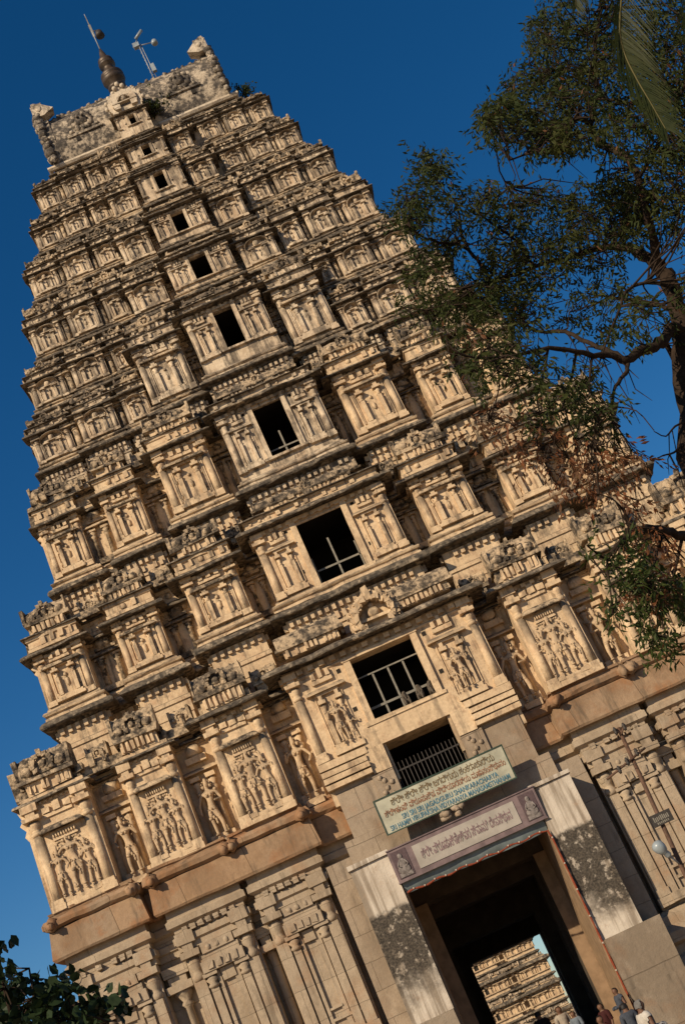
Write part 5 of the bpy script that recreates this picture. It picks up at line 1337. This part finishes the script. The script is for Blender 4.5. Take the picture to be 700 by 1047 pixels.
# ================================================================== PEOPLE
def person(px, py, y, fz, label, shirt, trs, hgt=None, face=PI, arm=0, white=False):
    head = at_y(px, py, y); H = hgt or max(1.2, head.z+.11-fz)
    k = H/1.70
    a = .18+.05*arm
    n = [((0,0,.93),.13),((0,0,1.08),.125),((0,0,1.26),.14),((0,.01,1.38),.11),((0,0,1.47),.055),((0,-.01,1.54),.078),((0,-.012,1.61),.085),((0,0,1.665),.06)]
    e = [(i, i+1) for i in range(7)]
    n += [((0,-.095,1.56),.018)]; e += [(5,8)]
    for s in (-1, 1):
        n += [((s*.082,0,1.56),.016)]; e += [(5, len(n)-1)]
        b = len(n); n += [((s*.095,0,.86),.095),((s*.10,-.02,.48),.062),((s*.10,.02,.09),.042),((s*.11,-.13,.04),.036)]; e += [(0,b),(b,b+1),(b+1,b+2),(b+2,b+3)]
        b = len(n); n += [((s*.185,.01,1.37),.056),((s*(.21+arm*.05),.02,1.10),.045),((s*(.20-arm*.1),-.06-.16*arm,.88+.25*arm),.034),((s*(.19-arm*.1),-.09-.2*arm,.79+.3*arm),.033)]; e += [(3,b),(b,b+1),(b+1,b+2),(b+2,b+3)]
    T = skin_template(n, e, 1)
    mb = MB(); mb.place(T, (0,0,0), k); root = mb.build('person', SKIN)
    root.location = (head.x, y, fz); root.rotation_euler = (0, 0, face)
    tag(root, label, 'person', 'people at the doorway')
    def shell(f, name, mat, g=1.0):
        vs, fs = T; keep = [q for q in fs if all(f(vs[i]) for i in q)]
        used = sorted({i for q in keep for i in q}); mp = {u: i for i, u in enumerate(used)}
        me0 = bpy.data.meshes.new('x'); me0.from_pydata(vs, [], fs); me0.update(); nr = [v.normal.copy() for v in me0.vertices]; bpy.data.meshes.remove(me0)
        b = MB(); b.add([tuple(k*(vs[u][j]+nr[u][j]*.014*g) for j in range(3)) for u in used], [tuple(mp[i] for i in q) for q in keep], True); return b.build(name, mat, root, False)
    shell(lambda v: .84 < v[2] < 1.45 and (abs(v[0]) < .25 and (v[2] > 1.12 or abs(v[0]) < .17)), 'shirt', shirt, 1.6)
    shell(lambda v: .07 < v[2] < .93 and abs(v[0]) < .2, 'trousers', trs, 1.2)
    shell(lambda v: (v[2] > 1.50 and v[1] > .0) or (v[2] > 1.575 and v[1] > -.035) or v[2] > 1.625, 'hair', HAIR if not white else cloth('grey_hair', (.16,.15,.14)), 1.3)
    return root
SH = {'dark': cloth('dark_navy_shirt', (.014,.014,.018)), 'cream': cloth('cream_shirt', (.34,.29,.23)), 'blue': cloth('pale_blue_shirt', (.15,.18,.21)), 'red': cloth('dull_red_shirt', (.09,.025,.02)), 'maroon': cloth('maroon_shirt', (.05,.016,.015)), 'grey': cloth('slate_grey_shirt', (.06,.068,.085)), 'white': cloth('white_cotton', (.50,.46,.40)), 'brown': cloth('brown_trousers', (.06,.045,.035)), 'black': cloth('black_trousers', (.02,.02,.022))}
person(549, 1037, 3.0, 0.0, 'person in a dark shirt walking into the passage, leftmost of the group', SH['dark'], SH['black'])
person(570, 1032, 1.2, 0.0, 'person in a cream shirt facing out of the doorway', SH['cream'], SH['brown'], face=0.2)
person(585, 1037, 0.4, 0.0, 'person in a pale blue shirt inside the doorway', SH['blue'], SH['black'], face=-.5)
person(613, 1029, -1.4, -.3, 'person in a maroon shirt standing before the lit right jamb', SH['maroon'], SH['brown'], face=-.9)
person(612, 1042, -5.5, GZ, 'person in a dull red shirt at the bottom edge, nearest the doorway', SH['red'], SH['brown'], face=.3)
person(628, 1013, -1.75, -.02, 'person in a grey top leaning at the foot of the right buttress', SH['grey'], SH['brown'], face=-1.2, arm=1)
person(637, 1029, -4.5, GZ, 'person in a slate grey shirt seen from behind by the right buttress', SH['grey'], SH['black'])
person(652, 1027, -15.0, GZ, 'grey haired person wrapped in white cotton at the lower right', SH['white'], SH['white'], face=1.9, arm=1, white=True)

# ================================================================== LIGHT
EL, AZ = rad(31), rad(41)                    # sun behind and left of the camera
sd = Vector((-math.sin(AZ)*math.cos(EL), -math.cos(AZ)*math.cos(EL), math.sin(EL)))
sl = bpy.data.lights.new('sun', 'SUN'); sl.energy = 4.9; sl.angle = rad(.5); sl.color = (1.0, .825, .595)
so = bpy.data.objects.new('sun', sl); COL.objects.link(so); so.rotation_euler = sd.to_track_quat('Z', 'Y').to_euler()
so.location = (-30, -60, 60)
w = bpy.data.worlds.new('World'); scene.world = w; w.use_nodes = True
nt = w.node_tree; bg = nt.nodes['Background']
sky = nt.nodes.new('ShaderNodeTexSky'); sky.sky_type = 'NISHITA'; sky.sun_disc = False
sky.sun_elevation = EL; sky.sun_rotation = math.atan2(sd.x, sd.y)
sky.air_density = 1.0; sky.dust_density = .3; sky.ozone_density = 4.2; sky.altitude = 400
hs_ = nt.nodes.new('ShaderNodeHueSaturation'); hs_.inputs['Saturation'].default_value = 1.3; hs_.inputs['Value'].default_value = 1.16
nt.links.new(sky.outputs[0], hs_.inputs['Color']); nt.links.new(hs_.outputs[0], bg.inputs['Color']); bg.inputs['Strength'].default_value = .062
scene.view_settings.view_transform = 'Standard'; scene.view_settings.look = 'None'
scene.view_settings.exposure = 0.12; scene.view_settings.gamma = 1.0; scene.view_settings.use_curve_mapping = False
scene.cycles.max_bounces = 5; scene.cycles.transparent_max_bounces = 4
